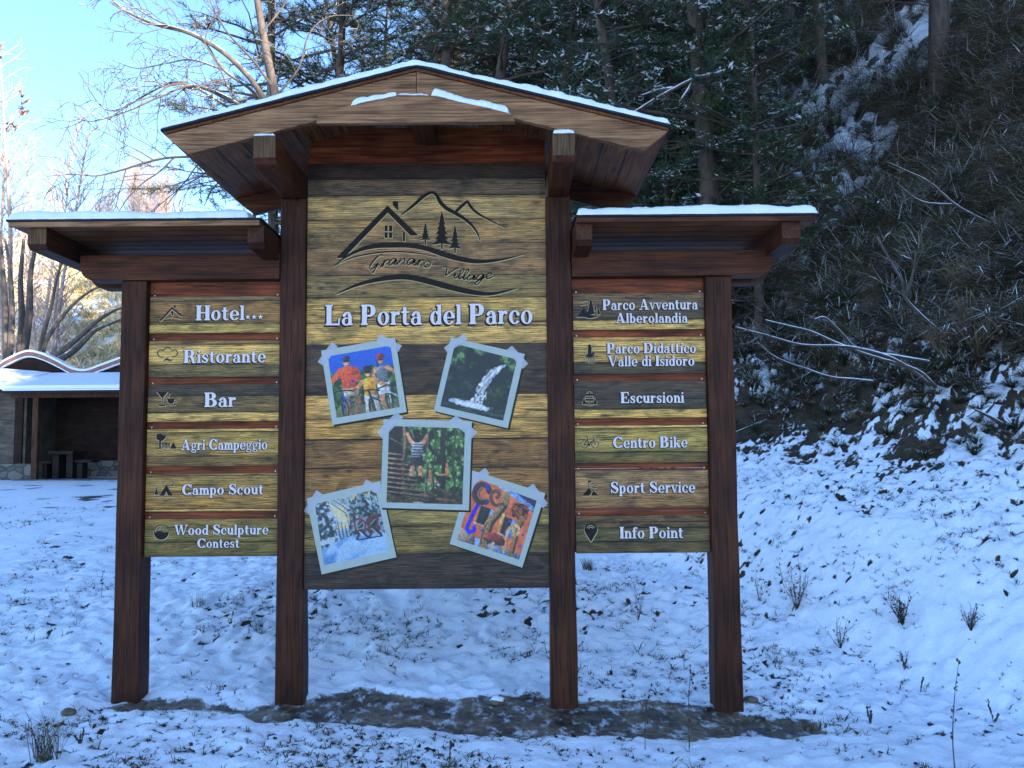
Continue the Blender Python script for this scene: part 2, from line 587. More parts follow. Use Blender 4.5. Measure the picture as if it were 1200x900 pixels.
def GP(px, py, lo=4.2, hi=120.0):
    """where the sight line through a photo point meets the terrain"""
    Y = np.concatenate([np.arange(lo, 20, 0.02), np.arange(20, hi, 0.1)])
    a = P(px, py, 1.0)
    x = a.x * Y
    z = EYE + (a.z - EYE) * Y
    h = HG(x, Y)
    hit = np.nonzero(h >= z)[0]
    i = hit[0] if len(hit) else len(Y) - 1
    return Vector((x[i], Y[i], float(h[i])))


def gz(x, y): return float(H1(np.array([x]), np.array([y]))[0])
# ------------------------------------------------------------------ slab-serif lettering, drawn stroke by stroke
W_, CW, TH, SH, SO = 0.136, 0.188, 0.066, 0.056, 0.044
XH, ASC, CAPH, DESC = 0.47, 0.70, 0.72, -0.2


def g_rect(x0, y0, x1, y1): return [(x0, y0), (x1, y0), (x1, y1), (x0, y1)]


def g_ell(cx, cy, rx, ry=None, n=14):
    ry = ry or rx
    return [(cx + rx * math.cos(2 * math.pi * i / n), cy + ry * math.sin(2 * math.pi * i / n)) for i in range(n)]


def g_ring(cx, cy, rx, ry, tx, ty, a0=0, a1=360, n=22):
    """quads of an elliptical ring, thick at the sides (tx) and thin at top and bottom (ty)"""
    q = []
    for i in range(n):
        t0 = R(a0 + (a1 - a0) * i / n); t1 = R(a0 + (a1 - a0) * (i + 1) / n)
        q.append([(cx + rx * math.cos(t0), cy + ry * math.sin(t0)), (cx + rx * math.cos(t1), cy + ry * math.sin(t1)),
                  (cx + (rx - tx) * math.cos(t1), cy + (ry - ty) * math.sin(t1)), (cx + (rx - tx) * math.cos(t0), cy + (ry - ty) * math.sin(t0))])
    return ('multi', q)


def smooth_path(pts, k=6):
    """Catmull-Rom through the points (any number of coordinates)"""
    p = [np.array(q, float) for q in pts]
    if len(p) < 3: return p
    p = [2 * p[0] - p[1]] + p + [2 * p[-1] - p[-2]]
    out = []
    for i in range(1, len(p) - 2):
        for j in range(k):
            t = j / k
            out.append(0.5 * ((2 * p[i]) + (-p[i - 1] + p[i + 1]) * t + (2 * p[i - 1] - 5 * p[i] + 4 * p[i + 1] - p[i + 2]) * t * t
                              + (-p[i - 1] + 3 * p[i] - 3 * p[i + 1] + p[i + 2]) * t ** 3))
    out.append(p[-2])
    return out


def g_stroke(pts, wd, k=5, smooth=True):
    """ribbon along a path; wd a width or one per point"""
    if not hasattr(wd, '__len__'): wd = [wd] * len(pts)
    q = [(a[0], a[1], b) for a, b in zip(pts, wd)]
    s = smooth_path(q, k) if smooth else [np.array(v, float) for v in q]
    L = []; Rr = []
    for i in range(len(s)):
        d = s[min(i + 1, len(s) - 1)][:2] - s[max(i - 1, 0)][:2]
        n = np.array([-d[1], d[0]]) / (np.hypot(*d) + 1e-9)
        h = max(s[i][2], 1e-4) / 2
        L.append(tuple(s[i][:2] + n * h)); Rr.append(tuple(s[i][:2] - n * h))
    return ('multi', [[L[i], L[i + 1], Rr[i + 1], Rr[i]] for i in range(len(s) - 1)])


def stem(x, y0, y1, foot=True, head='l', w=W_):
    o = [g_rect(x, y0, x + w, y1)]
    if foot: o.append(g_rect(x - SO, y0, x + w + SO, y0 + SH))
    if head == 'l': o.append([(x - SO, y1 - SH), (x + w * .5, y1 - SH), (x + w * .5, y1), (x - SO, y1)])
    if head == 'f': o.append(g_rect(x - SO, y1 - SH, x + w + SO, y1))
    return o


def glyph(ch):
    x = 0.06
    if ch == ' ': return [], 0.26
    if ch == 'i': return stem(x, 0, XH) + [g_ell(x + W_ / 2, 0.62, 0.068)], 0.25
    if ch == 'l': return stem(x, 0, ASC), 0.25
    if ch == 'n': return stem(x, 0, XH) + stem(0.31, 0, XH - .13, head='') + [g_ring(0.262, XH - 0.17, 0.166, 0.17, W_, 0.06, -2, 165)], 0.49
    if ch == 'm': return (stem(x, 0, XH) + stem(0.29, 0, XH - .13, head='') + stem(0.52, 0, XH - .13, head='')
                          + [g_ring(0.25, XH - 0.17, 0.158, 0.17, W_, 0.06, -2, 165), g_ring(0.48, XH - 0.17, 0.158, 0.17, W_, 0.06, -2, 160)]), 0.70
    if ch == 'u': return [g_rect(x, 0.13, x + W_, XH), g_rect(x - SO, XH - SH, x + W_, XH)] + stem(0.31, 0, XH) + [g_ring(0.225, 0.17, 0.166, 0.17, W_, 0.06, 180, 345)], 0.50
    if ch == 'r': return stem(x, 0, XH) + [g_ring(0.29, XH - 0.15, 0.14, 0.15, 0.09, 0.06, 75, 185), g_ell(0.315, XH - 0.075, 0.062)], 0.40
    if ch == 'o': return [g_ring(0.25, XH / 2, 0.22, XH / 2 + .012, W_, 0.05)], 0.50
    if ch == 'c': return [g_ring(0.25, XH / 2, 0.22, XH / 2 + .012, W_, 0.05, 42, 325), g_ell(0.375, XH - 0.13, 0.062)], 0.45
    if ch == 'e': return [g_ring(0.25, XH / 2, 0.22, XH / 2 + .012, W_, 0.05, 0, 325), g_rect(0.10, XH / 2 - .025, 0.44, XH / 2 + .022)], 0.48
    if ch == 'a': return stem(0.27, 0, XH - .15, head='', foot=False) + [g_rect(0.27, 0, 0.45, SH), g_ring(0.225, XH - 0.16, 0.163, 0.165, W_, 0.05, 0, 165),
                          g_ell(0.115, XH - 0.125, 0.06), g_ring(0.20, 0.13, 0.17, 0.145, 0.11, 0.045, 60, 330)], 0.47
    if ch == 'd': return stem(0.31, 0, ASC, foot=False) + [g_rect(0.31, 0, 0.48, SH), g_ring(0.225, XH / 2, 0.19, XH / 2 + .01, W_, 0.05, 35, 325)], 0.50
    if ch == 'b': return stem(x, 0, ASC, foot=False) + [g_ring(0.265, XH / 2, 0.19, XH / 2 + .01, W_, 0.05, -145, 145)], 0.50
    if ch == 'p': return stem(x, DESC, XH) + [g_ring(0.265, XH / 2, 0.19, XH / 2 + .01, W_, 0.05, -145, 145)], 0.50
    if ch == 'g': return [g_ring(0.22, 0.31, 0.175, 0.165, 0.10, 0.045), g_ring(0.235, -0.075, 0.20, 0.115, 0.075, 0.05),
                          g_stroke([(0.14, 0.17), (0.09, 0.11), (0.14, 0.06), (0.28, 0.035)], [0.05, 0.06, 0.07, 0.06]), g_ell(0.42, 0.44, 0.055)], 0.47
    if ch == 's': return [g_stroke([(0.33, 0.36), (0.28, 0.425), (0.19, 0.44), (0.10, 0.38), (0.13, 0.29), (0.25, 0.22), (0.32, 0.13), (0.27, 0.04), (0.18, 0.028), (0.07, 0.10)],
                                   [0.06, 0.055, 0.06, 0.10, 0.115, 0.125, 0.11, 0.065, 0.055, 0.06]), g_rect(0.315, 0.30, 0.36, XH), g_rect(0.045, 0.0, 0.09, 0.17)], 0.41
    if ch == 't': return [g_rect(0.09, 0.10, 0.09 + W_, 0.62), g_rect(0.02, XH - SH, 0.33, XH), g_ring(0.235, 0.13, 0.145, 0.14, W_, 0.055, 180, 320)], 0.36
    if ch == 'f': return [g_rect(0.09, 0, 0.09 + W_, 0.56), g_rect(0.03, 0, 0.28, SH), g_rect(0.02, XH - SH, 0.32, XH), g_ring(0.235, 0.55, 0.145, 0.155, W_, 0.055, 50, 180), g_ell(0.32, 0.635, 0.058)], 0.34
    if ch == 'k': return stem(x, 0, ASC) + [g_stroke([(0.16, 0.19), (0.40, 0.45)], 0.055), g_stroke([(0.24, 0.30), (0.42, 0.03)], 0.13), g_rect(0.28, XH - SH, 0.48, XH), g_rect(0.32, 0, 0.51, SH)], 0.52
    if ch == 'v': return [[(0.04, XH), (0.17, XH), (0.29, 0.0), (0.20, 0.0)], [(0.36, XH), (0.41, XH), (0.27, 0.0), (0.22, 0.0)], g_rect(0.0, XH - SH, 0.22, XH), g_rect(0.30, XH - SH, 0.46, XH)], 0.46
    # capitals
    h = CAPH
    if ch == 'L': return stem(x, 0, h, head='f', w=CW) + [g_rect(x, 0, 0.56, TH), g_rect(0.50, 0, 0.56, 0.24)], 0.61
    if ch == 'I': return stem(x, 0, h, head='f', w=CW), 0.30
    if ch == 'H': return stem(x, 0, h, head='f', w=CW) + stem(0.46, 0, h, head='f', w=CW) + [g_rect(0.2, h / 2 - .03, 0.5, h / 2 + .03)], 0.70
    if ch == 'P': return stem(x, 0, h, head='f', w=CW) + [g_rect(0.1, h - TH, 0.36, h), g_rect(0.1, 0.29, 0.36, 0.29 + TH), g_ring(0.35, 0.505, 0.23, 0.215, CW, TH, -92, 92)], 0.62
    if ch == 'R': return stem(x, 0, h, head='f', w=CW) + [g_rect(0.1, h - TH, 0.36, h), g_rect(0.1, 0.32, 0.38, 0.32 + TH), g_ring(0.35, 0.52, 0.23, 0.20, CW, TH, -92, 92),
                                      g_stroke([(0.36, 0.36), (0.50, 0.24), (0.53, 0.05), (0.66, 0.03)], [0.10, 0.16, 0.13, 0.05])], 0.70
    if ch == 'B': return stem(x, 0, h, head='f', w=CW) + [g_rect(0.1, h - TH, 0.36, h), g_rect(0.1, 0.35, 0.38, 0.35 + TH), g_rect(0.1, 0, 0.38, TH),
                                      g_ring(0.34, 0.545, 0.22, 0.175, CW, TH, -92, 92), g_ring(0.36, 0.20, 0.25, 0.20, CW, TH, -92, 92)], 0.66
    if ch == 'D': return stem(x, 0, h, head='f', w=CW) + [g_rect(0.1, h - TH, 0.34, h), g_rect(0.1, 0, 0.34, TH), g_ring(0.32, h / 2, 0.36, h / 2, CW, TH, -92, 92)], 0.73
    if ch == 'E': return stem(x, 0, h, head='f', w=CW) + [g_rect(0.1, h - TH, 0.56, h), g_rect(0.1, 0, 0.58, TH), g_rect(0.2, h / 2 - .03, 0.42, h / 2 + .03),
                                      g_rect(0.50, h - .22, 0.56, h), g_rect(0.52, 0, 0.58, 0.24), g_rect(0.37, h / 2 - .11, 0.42, h / 2 + .11)], 0.63
    if ch == 'C': return [g_ring(0.37, h / 2, 0.34, h / 2 + .012, CW, TH, 38, 322, 30), g_rect(0.60, h - .27, 0.655, h), g_rect(0.60, 0.0, 0.655, 0.20)], 0.70
    if ch == 'S': return [g_stroke([(0.47, 0.53), (0.41, 0.65), (0.28, 0.69), (0.14, 0.60), (0.17, 0.46), (0.33, 0.36), (0.48, 0.24), (0.43, 0.08), (0.27, 0.03), (0.10, 0.16)],
                                   [0.07, 0.06, 0.065, 0.13, 0.165, 0.18, 0.16, 0.08, 0.06, 0.07]), g_rect(0.455, 0.46, 0.51, h), g_rect(0.055, 0.0, 0.11, 0.26)], 0.58
    if ch == 'A': return [[(0.33, h), (0.39, h), (0.16, 0.0), (0.10, 0.0)], [(0.30, h), (0.45, h), (0.68, 0.0), (0.50, 0.0)], g_rect(0.2, 0.18, 0.54, 0.18 + TH),
                          g_rect(0.02, 0, 0.26, SH), g_rect(0.44, 0, 0.76, SH)], 0.77
    if ch == 'V': return [[(0.06, h), (0.24, h), (0.44, 0.0), (0.33, 0.0)], [(0.60, h), (0.665, h), (0.42, 0.0), (0.36, 0.0)], g_rect(0.0, h - SH, 0.32, h), g_rect(0.50, h - SH, 0.75, h)], 0.74
    if ch == 'W': return [[(0.05, h), (0.22, h), (0.36, 0.0), (0.27, 0.0)], [(0.48, h), (0.53, h), (0.35, 0.0), (0.30, 0.0)], [(0.42, h), (0.58, h), (0.72, 0.0), (0.63, 0.0)],
                          [(0.86, h), (0.92, h), (0.71, 0.0), (0.66, 0.0)], g_rect(0.0, h - SH, 0.29, h), g_rect(0.38, h - SH, 0.62, h), g_rect(0.78, h - SH, 1.0, h)], 0.99
    if ch == '*': return [[(0.14 + (0.135 if i % 2 == 0 else 0.055) * math.cos(R(90 + 36 * i)), 0.14 + (0.135 if i % 2 == 0 else 0.055) * math.sin(R(90 + 36 * i))) for i in range(10)]], 0.29
    return [], 0.3


class Ink:
    """flat printed shapes in (x, z), every one on a hair-thin layer of its own"""
    def __init__(self, y):
        self.mb = MB(); self.y = y; self.k = 0; self.step = 0.000012

    def put(self, shapes, m, dx=0, dz=0, lift=0.0):
        for s in shapes:
            polys = s[1] if isinstance(s, tuple) and s[0] == 'multi' else [s]
            self.k += 1
            y = self.y - lift - self.k * self.step
            for p in polys:
                p = [(float(a) + dx, float(b) + dz) for a, b in p]
                self.mb.sheet(p, y, m)

    def text(self, s, x0, x1, base, cap, mats=(0, 1), sh=(-0.10, -0.085), squash=True):
        """mats: (face, shade); the text fills x0..x1"""
        gl = []; cx = 0
        for ch in s:
            g, a = glyph(ch)
            gl.append((g, cx)); cx += a
        sx = (x1 - x0) / cx; sz = cap / CAPH
        def tr(g, ox, dx, dz):
            out = []
            for q in g:
                f = lambda p: [((a + ox) * sx + x0 + dx, b * sz + base + dz) for a, b in p]
                out.append(('multi', [f(p) for p in q[1]]) if isinstance(q, tuple) else f(q))
            return out
        e = cap * 0.5
        if mats[1] is not None:
            for fx, fz in ((sh[0], sh[1]), (sh[0] * .5, sh[1] * .5), (0.03, -0.03), (-0.04, 0.03)):
                for g, ox in gl: self.put(tr(g, ox, fx * e * 1.6, fz * e * 1.6), mats[1])
        for g, ox in gl: self.put(tr(g, ox, 0, 0), mats[0], lift=0.0012)


# ------------------------------------------------------------------ the five printed snapshots, painted as colour grids
NPX, SSA = 116, 3


class Pic:
    def __init__(self):
        n = NPX * SSA
        self.n = n
        self.v, self.u = np.meshgrid((np.arange(n) + 0.5) / n, (np.arange(n) + 0.5) / n, indexing='ij')
        self.a = np.zeros((n, n, 3))

    def fill(self, mask, c, amt=1.0):
        k = (np.asarray(mask, float) * amt)[..., None]
        self.a = self.a * (1 - k) + np.asarray(c, float) * k

    def shade(self, mask, cx, cy, r, c):
        """colour c, lit from the upper left"""
        l = np.clip(1.0 - .42 * ((self.u - cx) + (self.v - cy) * .7) / r + (fbm(self.u * 42, self.v * 42, 3, 3) - .5) * .75, .35, 1.45)
        k = np.asarray(mask, float)[..., None]
        self.a = self.a * (1 - k) + (np.asarray(c, float) * l[..., None]) * k

    def pmask(self, pts):
        u, v = self.u, self.v
        ins = np.zeros_like(u, bool)
        for i in range(len(pts)):
            (x0, y0), (x1, y1) = pts[i], pts[(i + 1) % len(pts)]
            ins ^= ((y0 > v) != (y1 > v)) & (u < (x1 - x0) * (v - y0) / ((y1 - y0) or 1e-9) + x0)
        return ins

    def poly(self, pts, c, sh=True):
        cx = sum(p[0] for p in pts) / len(pts); cy = sum(p[1] for p in pts) / len(pts)
        r = max(max(abs(p[0] - cx), abs(p[1] - cy)) for p in pts) + 1e-6
        self.shade(self.pmask(pts), cx, cy, r * 1.4, c) if sh else self.fill(self.pmask(pts), c)

    def ell(self, cx, cy, rx, ry, c):
        self.shade(((self.u - cx) / rx) ** 2 + ((self.v - cy) / ry) ** 2 < 1, cx, cy, max(rx, ry), c)

    def ring(self, cx, cy, r, wd, c):
        self.fill(np.abs(np.hypot(self.u - cx, self.v - cy) - r) < wd, c)

    def line(self, pts, wd, c):
        w2 = wd if hasattr(wd, '__len__') else [wd] * len(pts)
        for i, ((x0, y0), (x1, y1)) in enumerate(zip(pts[:-1], pts[1:])):
            L = (x1 - x0) ** 2 + (y1 - y0) ** 2 + 1e-9
            t = np.clip(((self.u - x0) * (x1 - x0) + (self.v - y0) * (y1 - y0)) / L, 0, 1)
            d = np.hypot(self.u - x0 - t * (x1 - x0), self.v - y0 - t * (y1 - y0))
            ww = w2[i] * (1 - t) + w2[i + 1] * t
            self.shade(d < ww, x0, y0, math.sqrt(L) + .12, c)

    def curve(self, pts, wd, c): self.line([tuple(q) for q in smooth_path(pts, 5)], wd, c)

    def leaves(self, mask, dark, mid, light, s, seed):
        u, v = self.u, self.v
        n = fbm(u * s, v * s, seed, 4); n2 = fbm(u * s * 2.7, v * s * 2.7, seed + 3, 3)
        self.fill(mask, dark); self.fill(mask * sstep(.40, .58, n), mid, .85); self.fill(mask * sstep(.54, .66, n2) * sstep(.42, .6, n), light, .9)

    def done(self, seed):
        a = self.a * (1 + ((fbm(self.u * 60, self.v * 60, seed, 2) - .5) * .30)[..., None])
        m = NPX
        a = np.clip(a, 0, 255).reshape(m, SSA, m, SSA, 3).mean((1, 3))
        self.a = a; self.n = m
        return self


def pic_cyclists():
    p = Pic(); u, v = p.u, p.v
    p.a[:] = (22, 84, 198); p.a *= (1.12 - .25 * v)[..., None]
    t = fbm(u * 8, v * 8, 3, 4) - .5
    p.leaves(((v > .40 + t * .5 - .22 * np.abs(u - .45)) | (v > .52)).astype(float), (26, 52, 26), (62, 104, 50), (120, 150, 84), 13, 5)
    p.fill(v > .86 + t * .1, (120, 122, 96), .7)
    skin = (214, 150, 112)
    # rider left
    p.line([(.36, .62), (.37, .80), (.33, .97)], [.055, .042, .03], (150, 104, 76)); p.line([(.22, .62), (.20, .82), (.22, .99)], [.055, .04, .03], (166, 118, 88))
    p.poly([(.16, .54), (.40, .54), (.42, .68), (.15, .70)], (176, 170, 150))
    p.poly([(.15, .26), (.23, .21), (.32, .21), (.40, .27), (.40, .56), (.17, .57)], (238, 86, 48))
    p.line([(.17, .28), (.08, .36), (.0, .42)], [.055, .045, .035], (240, 92, 52)); p.line([(.40, .29), (.43, .40), (.34, .45)], [.05, .042, .03], (214, 70, 42)); p.ell(.33, .46, .03, .025, (40, 56, 150))
    p.ell(.275, .145, .052, .075, skin); p.ell(.275, .085, .068, .045, (40, 56, 104)); p.fill(p.pmask([(.225, .12), (.33, .125), (.325, .15), (.23, .145)]), (22, 20, 26)); p.line([(.26, .185), (.295, .185)], .008, (235, 225, 215))
    # rider right
    p.line([(.76, .70), (.74, .86), (.78, .99)], [.05, .04, .03], (196, 142, 110)); p.poly([(.70, .55), (.90, .55), (.90, .74), (.70, .74)], (196, 208, 226))
    p.poly([(.71, .32), (.77, .29), (.84, .29), (.89, .33), (.88, .57), (.72, .57)], (112, 124, 142))
    p.line([(.89, .33), (.95, .38), (1.0, .43)], [.032, .028, .024], skin); p.line([(.71, .33), (.66, .42), (.68, .52)], [.03, .026, .022], skin)
    p.ell(.81, .205, .048, .07, skin); p.ell(.81, .145, .062, .045, (150, 36, 42)); p.fill(p.pmask([(.765, .185), (.86, .19), (.855, .212), (.77, .208)]), (22, 20, 26)); p.line([(.75, .2), (.76, .30)], .012, (70, 40, 34))
    # child in the middle
    p.line([(.52, .78), (.50, .98)], [.038, .03], (210, 210, 214)); p.line([(.64, .78), (.66, .98)], [.038, .03], (210, 210, 214)); p.poly([(.48, .70), (.68, .70), (.69, .82), (.47, .82)], (186, 190, 200))
    p.poly([(.48, .48), (.54, .45), (.63, .45), (.69, .49), (.67, .73), (.49, .73)], (244, 166, 44))
    p.line([(.48, .50), (.42, .56), (.36, .60)], [.034, .03, .026], skin); p.line([(.69, .51), (.76, .57), (.83, .61)], [.034, .03, .026], skin); p.ell(.35, .60, .03, .024, (200, 40, 60)); p.ell(.84, .62, .03, .024, (200, 40, 60))
    p.ell(.585, .37, .052, .075, skin); p.ell(.585, .305, .068, .052, (34, 28, 30)); p.fill(p.pmask([(.53, .345), (.64, .345), (.63, .38), (.54, .38)]), (14, 12, 16)); p.line([(.565, .41), (.605, .41)], .008, (240, 235, 230))
    for bx, by, s, c in ((.15, .60, 1.05, (36, 82, 196)), (.56, .66, .95, (36, 36, 42)), (.85, .64, .9, (196, 206, 222))):
        p.curve([(bx - .16 * s, by + .01), (bx - .05, by - .015), (bx + .06, by - .01), (bx + .17 * s, by + .02)], .011, (24, 24, 28))
        p.line([(bx, by), (bx + .02, by + .17 * s)], .015, c); p.line([(bx + .02, by + .10 * s), (bx + .15, by + .20 * s)], .011, c)
        for q in (-.018, .018): p.line([(bx + q, by + .14 * s), (bx + q * 1.2, by + .30 * s)], .008, c)
        p.fill((((u - bx - .01) / (.055 * s)) ** 2 + ((v - by - .27 * s) / (.15 * s)) ** 2 < 1) & (((u - bx - .01) / (.036 * s)) ** 2 + ((v - by - .27 * s) / (.125 * s)) ** 2 > 1), (24, 24, 26))
    return p.done(1)


def pic_waterfall():
    p = Pic(); u, v = p.u, p.v
    p.a[:] = (14, 24, 24)
    m = np.clip(1.05 - 1.15 * v + .25 * np.abs(u - .55), 0, 1)
    n = fbm(u * 7, v * 7, 13, 4); n2 = fbm(u * 24, v * 24, 14, 3)
    p.fill(m * sstep(.36, .62, n), (44, 78, 42), .9); p.fill(m * sstep(.5, .64, n2) * sstep(.40, .6, n), (112, 156, 92), .9)
    p.fill((v > .45) * sstep(.52, .68, n2), (42, 58, 46), .6)
    c = np.interp(v, [.13, .22, .34, .5, .84], [.84, .74, .645, .585, .535]); wd = np.interp(v, [.13, .22, .34, .6, .84], [.012, .055, .07, .075, .10])
    e = np.abs(u - c) - wd + (fbm(u * 36, v * 14, 15, 3) - .5) * .07
    f = (e < 0) & (v > .13) & (v < .87)
    p.fill(f, (198, 214, 236)); st = fbm((u + v * .35) * 60, v * 9, 16, 3)
    p.fill(f * sstep(.50, .62, st), (120, 142, 166), .8); p.fill(f * sstep(.56, .66, 1 - st), (244, 248, 255), .8)
    p.fill(f & (v > .45) & (fbm(u * 40, v * 30, 18, 2) > .60), (60, 72, 84), .8)
    d = ((u - .46) / .33) ** 2 + ((v - .87) / .055) ** 2 + (n2 - .5) * 1.6
    p.fill(d < 1, (176, 200, 230), .9); p.fill(d < .45, (232, 240, 252), .8)
    p.fill((v > .91) * sstep(.45, .6, fbm(u * 9, v * 40, 19, 3)), (66, 92, 92), .7)
    return p.done(2)


def pic_rope():
    p = Pic(); u, v = p.u, p.v
    p.leaves(np.ones_like(u), (26, 42, 24), (74, 128, 62), (168, 216, 138), 15, 23)
    p.fill(1 - sstep(.10, .46, u + .15 * (fbm(u * 6, v * 6, 27, 3) - .5)), (34, 32, 26), .88)
    for x, w2, c in ((.10, .075, (36, 30, 26)), (.20, .018, (120, 96, 78)), (.72, .034, (44, 36, 30)), (.60, .010, (70, 58, 44)), (.86, .012, (66, 56, 42)), (.50, .008, (70, 60, 46)), (.94, .009, (74, 62, 48))):
        p.shade(np.abs(u - x - .02 * v - .012 * np.sin(v * 9 + x * 30)) < w2, x, .5, .5, c)
    p.leaves((v > .86 + .06 * np.sin(u * 7)).astype(float), (40, 34, 24), (74, 62, 40), (120, 96, 66), 17, 29)
    for i in range(9):
        y = .36 + .060 * i
        p.line([(.0, y + .002 * i), (.17 + .045 * i, y + .012 + .006 * i)], [.012, .010], (176, 138, 110)); p.line([(.0, y + .024), (.17 + .045 * i, y + .034 + .006 * i)], .008, (34, 26, 22))
    p.line([(.30, .06), (.56, .86)], .004, (190, 180, 160)); p.line([(.02, .16), (.30, .30), (.5, .80)], .004, (160, 150, 130)); p.line([(.52, .0), (.50, .92)], .004, (170, 160, 140))
    p.line([(.33, .24), (.28, .17), (.25, .10)], [.030, .024, .02], (222, 150, 120)); p.line([(.43, .25), (.47, .19), (.50, .12)], [.030, .024, .02], (196, 124, 98))
    p.ell(.375, .165, .046, .055, (44, 34, 32)); p.poly([(.31, .21), (.45, .21), (.46, .40), (.31, .41)], (168, 176, 194))
    p.fill((np.abs(u - .385) < .072) & (v > .215) & (v < .40) & (np.sin(v * 170) > .25), (44, 50, 66), .9)
    p.poly([(.30, .40), (.46, .39), (.47, .54), (.40, .55), (.385, .50), (.36, .55), (.29, .53)], (50, 42, 42))
    p.line([(.33, .54), (.31, .62), (.345, .66)], [.03, .026, .02], (216, 154, 122)); p.line([(.435, .54), (.43, .62), (.45, .68)], [.032, .028, .02], (206, 142, 112)); p.line([(.43, .66), (.47, .71)], .022, (34, 32, 36)); p.line([(.32, .665), (.36, .675)], .018, (34, 32, 36))
    p.line([(.66, .62), (.82, .615)], .010, (222, 138, 92)); p.line([(.775, .48), (.77, .62)], .016, (216, 134, 92)); p.ell(.66, .72, .022, .022, (196, 60, 110)); p.ell(.68, .75, .025, .02, (150, 160, 190)); p.line([(.56, .58), (.57, .72)], .02, (206, 130, 96))
    p.line([(.36, .985), (.48, .985)], .006, (220, 215, 205)); p.line([(.66, .93), (.90, .95)], .014, (140, 104, 76))
    return p.done(3)


def pic_snow():
    p = Pic(); u, v = p.u, p.v
    p.a[:] = (158, 192, 222)
    sk = fbm(u * 4, v * 6, 33, 3)
    p.fill((v < .5), (196, 208, 208)); p.fill((v < .5) * sstep(.42, .58, sk), (230, 214, 156), .95); p.fill((v < .5) * sstep(.55, .65, 1 - sk), (142, 170, 196), .8)
    rr = random.Random(5)
    def spruce(cx, top, bot, hw, c, sn):
        for i in range(9):
            f = (i + 1) / 9; y = top + (bot - top) * f
            p.poly([(cx, top + (bot - top) * max(0, f - .24)), (cx + hw * f * rr.uniform(.8, 1.1), y), (cx - hw * f * rr.uniform(.8, 1.1), y)], c)
            if sn and rr.random() < .8: p.line([(cx - hw * f * .8, y - .006), (cx - hw * f * .25, y - .02)], .006, (196, 214, 236)); p.line([(cx + hw * f * .25, y - .02), (cx + hw * f * .75, y - .006)], .006, (170, 194, 222))
    for i in range(15): spruce(.20 + .055 * i, .36 + .05 * math.sin(i * 2.1), .70, .032, (64, 96, 128), False)
    spruce(.56, .02, .74, .15, (52, 76, 88), True); spruce(.74, -.20, .78, .26, (40, 62, 70), True); spruce(.92, -.05, .74, .18, (46, 70, 80), True); q_ = fbm(u * 26, v * 22, 37, 3); tm = ((u > .42 + .1 * v) & (v < .72)).astype(float); p.fill(tm * sstep(.52, .62, q_), (150, 178, 206), .8); p.fill(tm * sstep(.56, .66, 1 - q_), (34, 48, 52), .8)
    n = fbm(u * 20, v * 20, 34, 3); fr = (u < .30 - .16 * np.abs(v - .45) + (n - .5) * .16).astype(float)
    p.fill(fr, (84, 108, 130)); p.fill(fr * sstep(.5, .6, n), (190, 210, 234), .9); p.fill(fr * sstep(.56, .64, 1 - n), (44, 56, 62), .9)
    for a_, b_ in (((.30, .0), (.52, .24)), ((.36, .0), (.50, .12)), ((.26, .06), (.46, .26))): p.line([a_, b_], .005, (96, 92, 96))
    p.fill(v > .70 + .07 * np.sin(u * 4 + 2.4) + (sk - .5) * .05, (108, 162, 226)); g = fbm(u * 4 + v * 3, v * 5, 36, 3)
    p.fill((v > .68 + .07 * np.sin(u * 4 + 2.4)) * sstep(.46, .60, g), (168, 204, 244), .85); p.fill((v > .72) * sstep(.56, .66, 1 - g), (76, 128, 200), .6)
    for x, k in ((.64, -1), (.84, 1)):
        p.curve([(x - .06, .62), (x - .075, .50), (x - .03 + .03 * k, .41), (x + .05 + .03 * k, .40), (x + .085, .48), (x + .05, .62)], .013, (132, 34, 46))
        p.ell(x + .01, .49, .045, .05, (44, 48, 56)); p.line([(x - .03, .52), (x + .05, .46)], .01, (110, 150, 150)); p.line([(x - .08, .70), (x, .58), (x + .09, .71)], .018, (60, 54, 70)); p.line([(x - .02, .60), (x + .03, .68)], .008, (220, 226, 236))
    p.line([(.58, .72), (.94, .735)], .010, (46, 34, 44))
    return p.done(4)


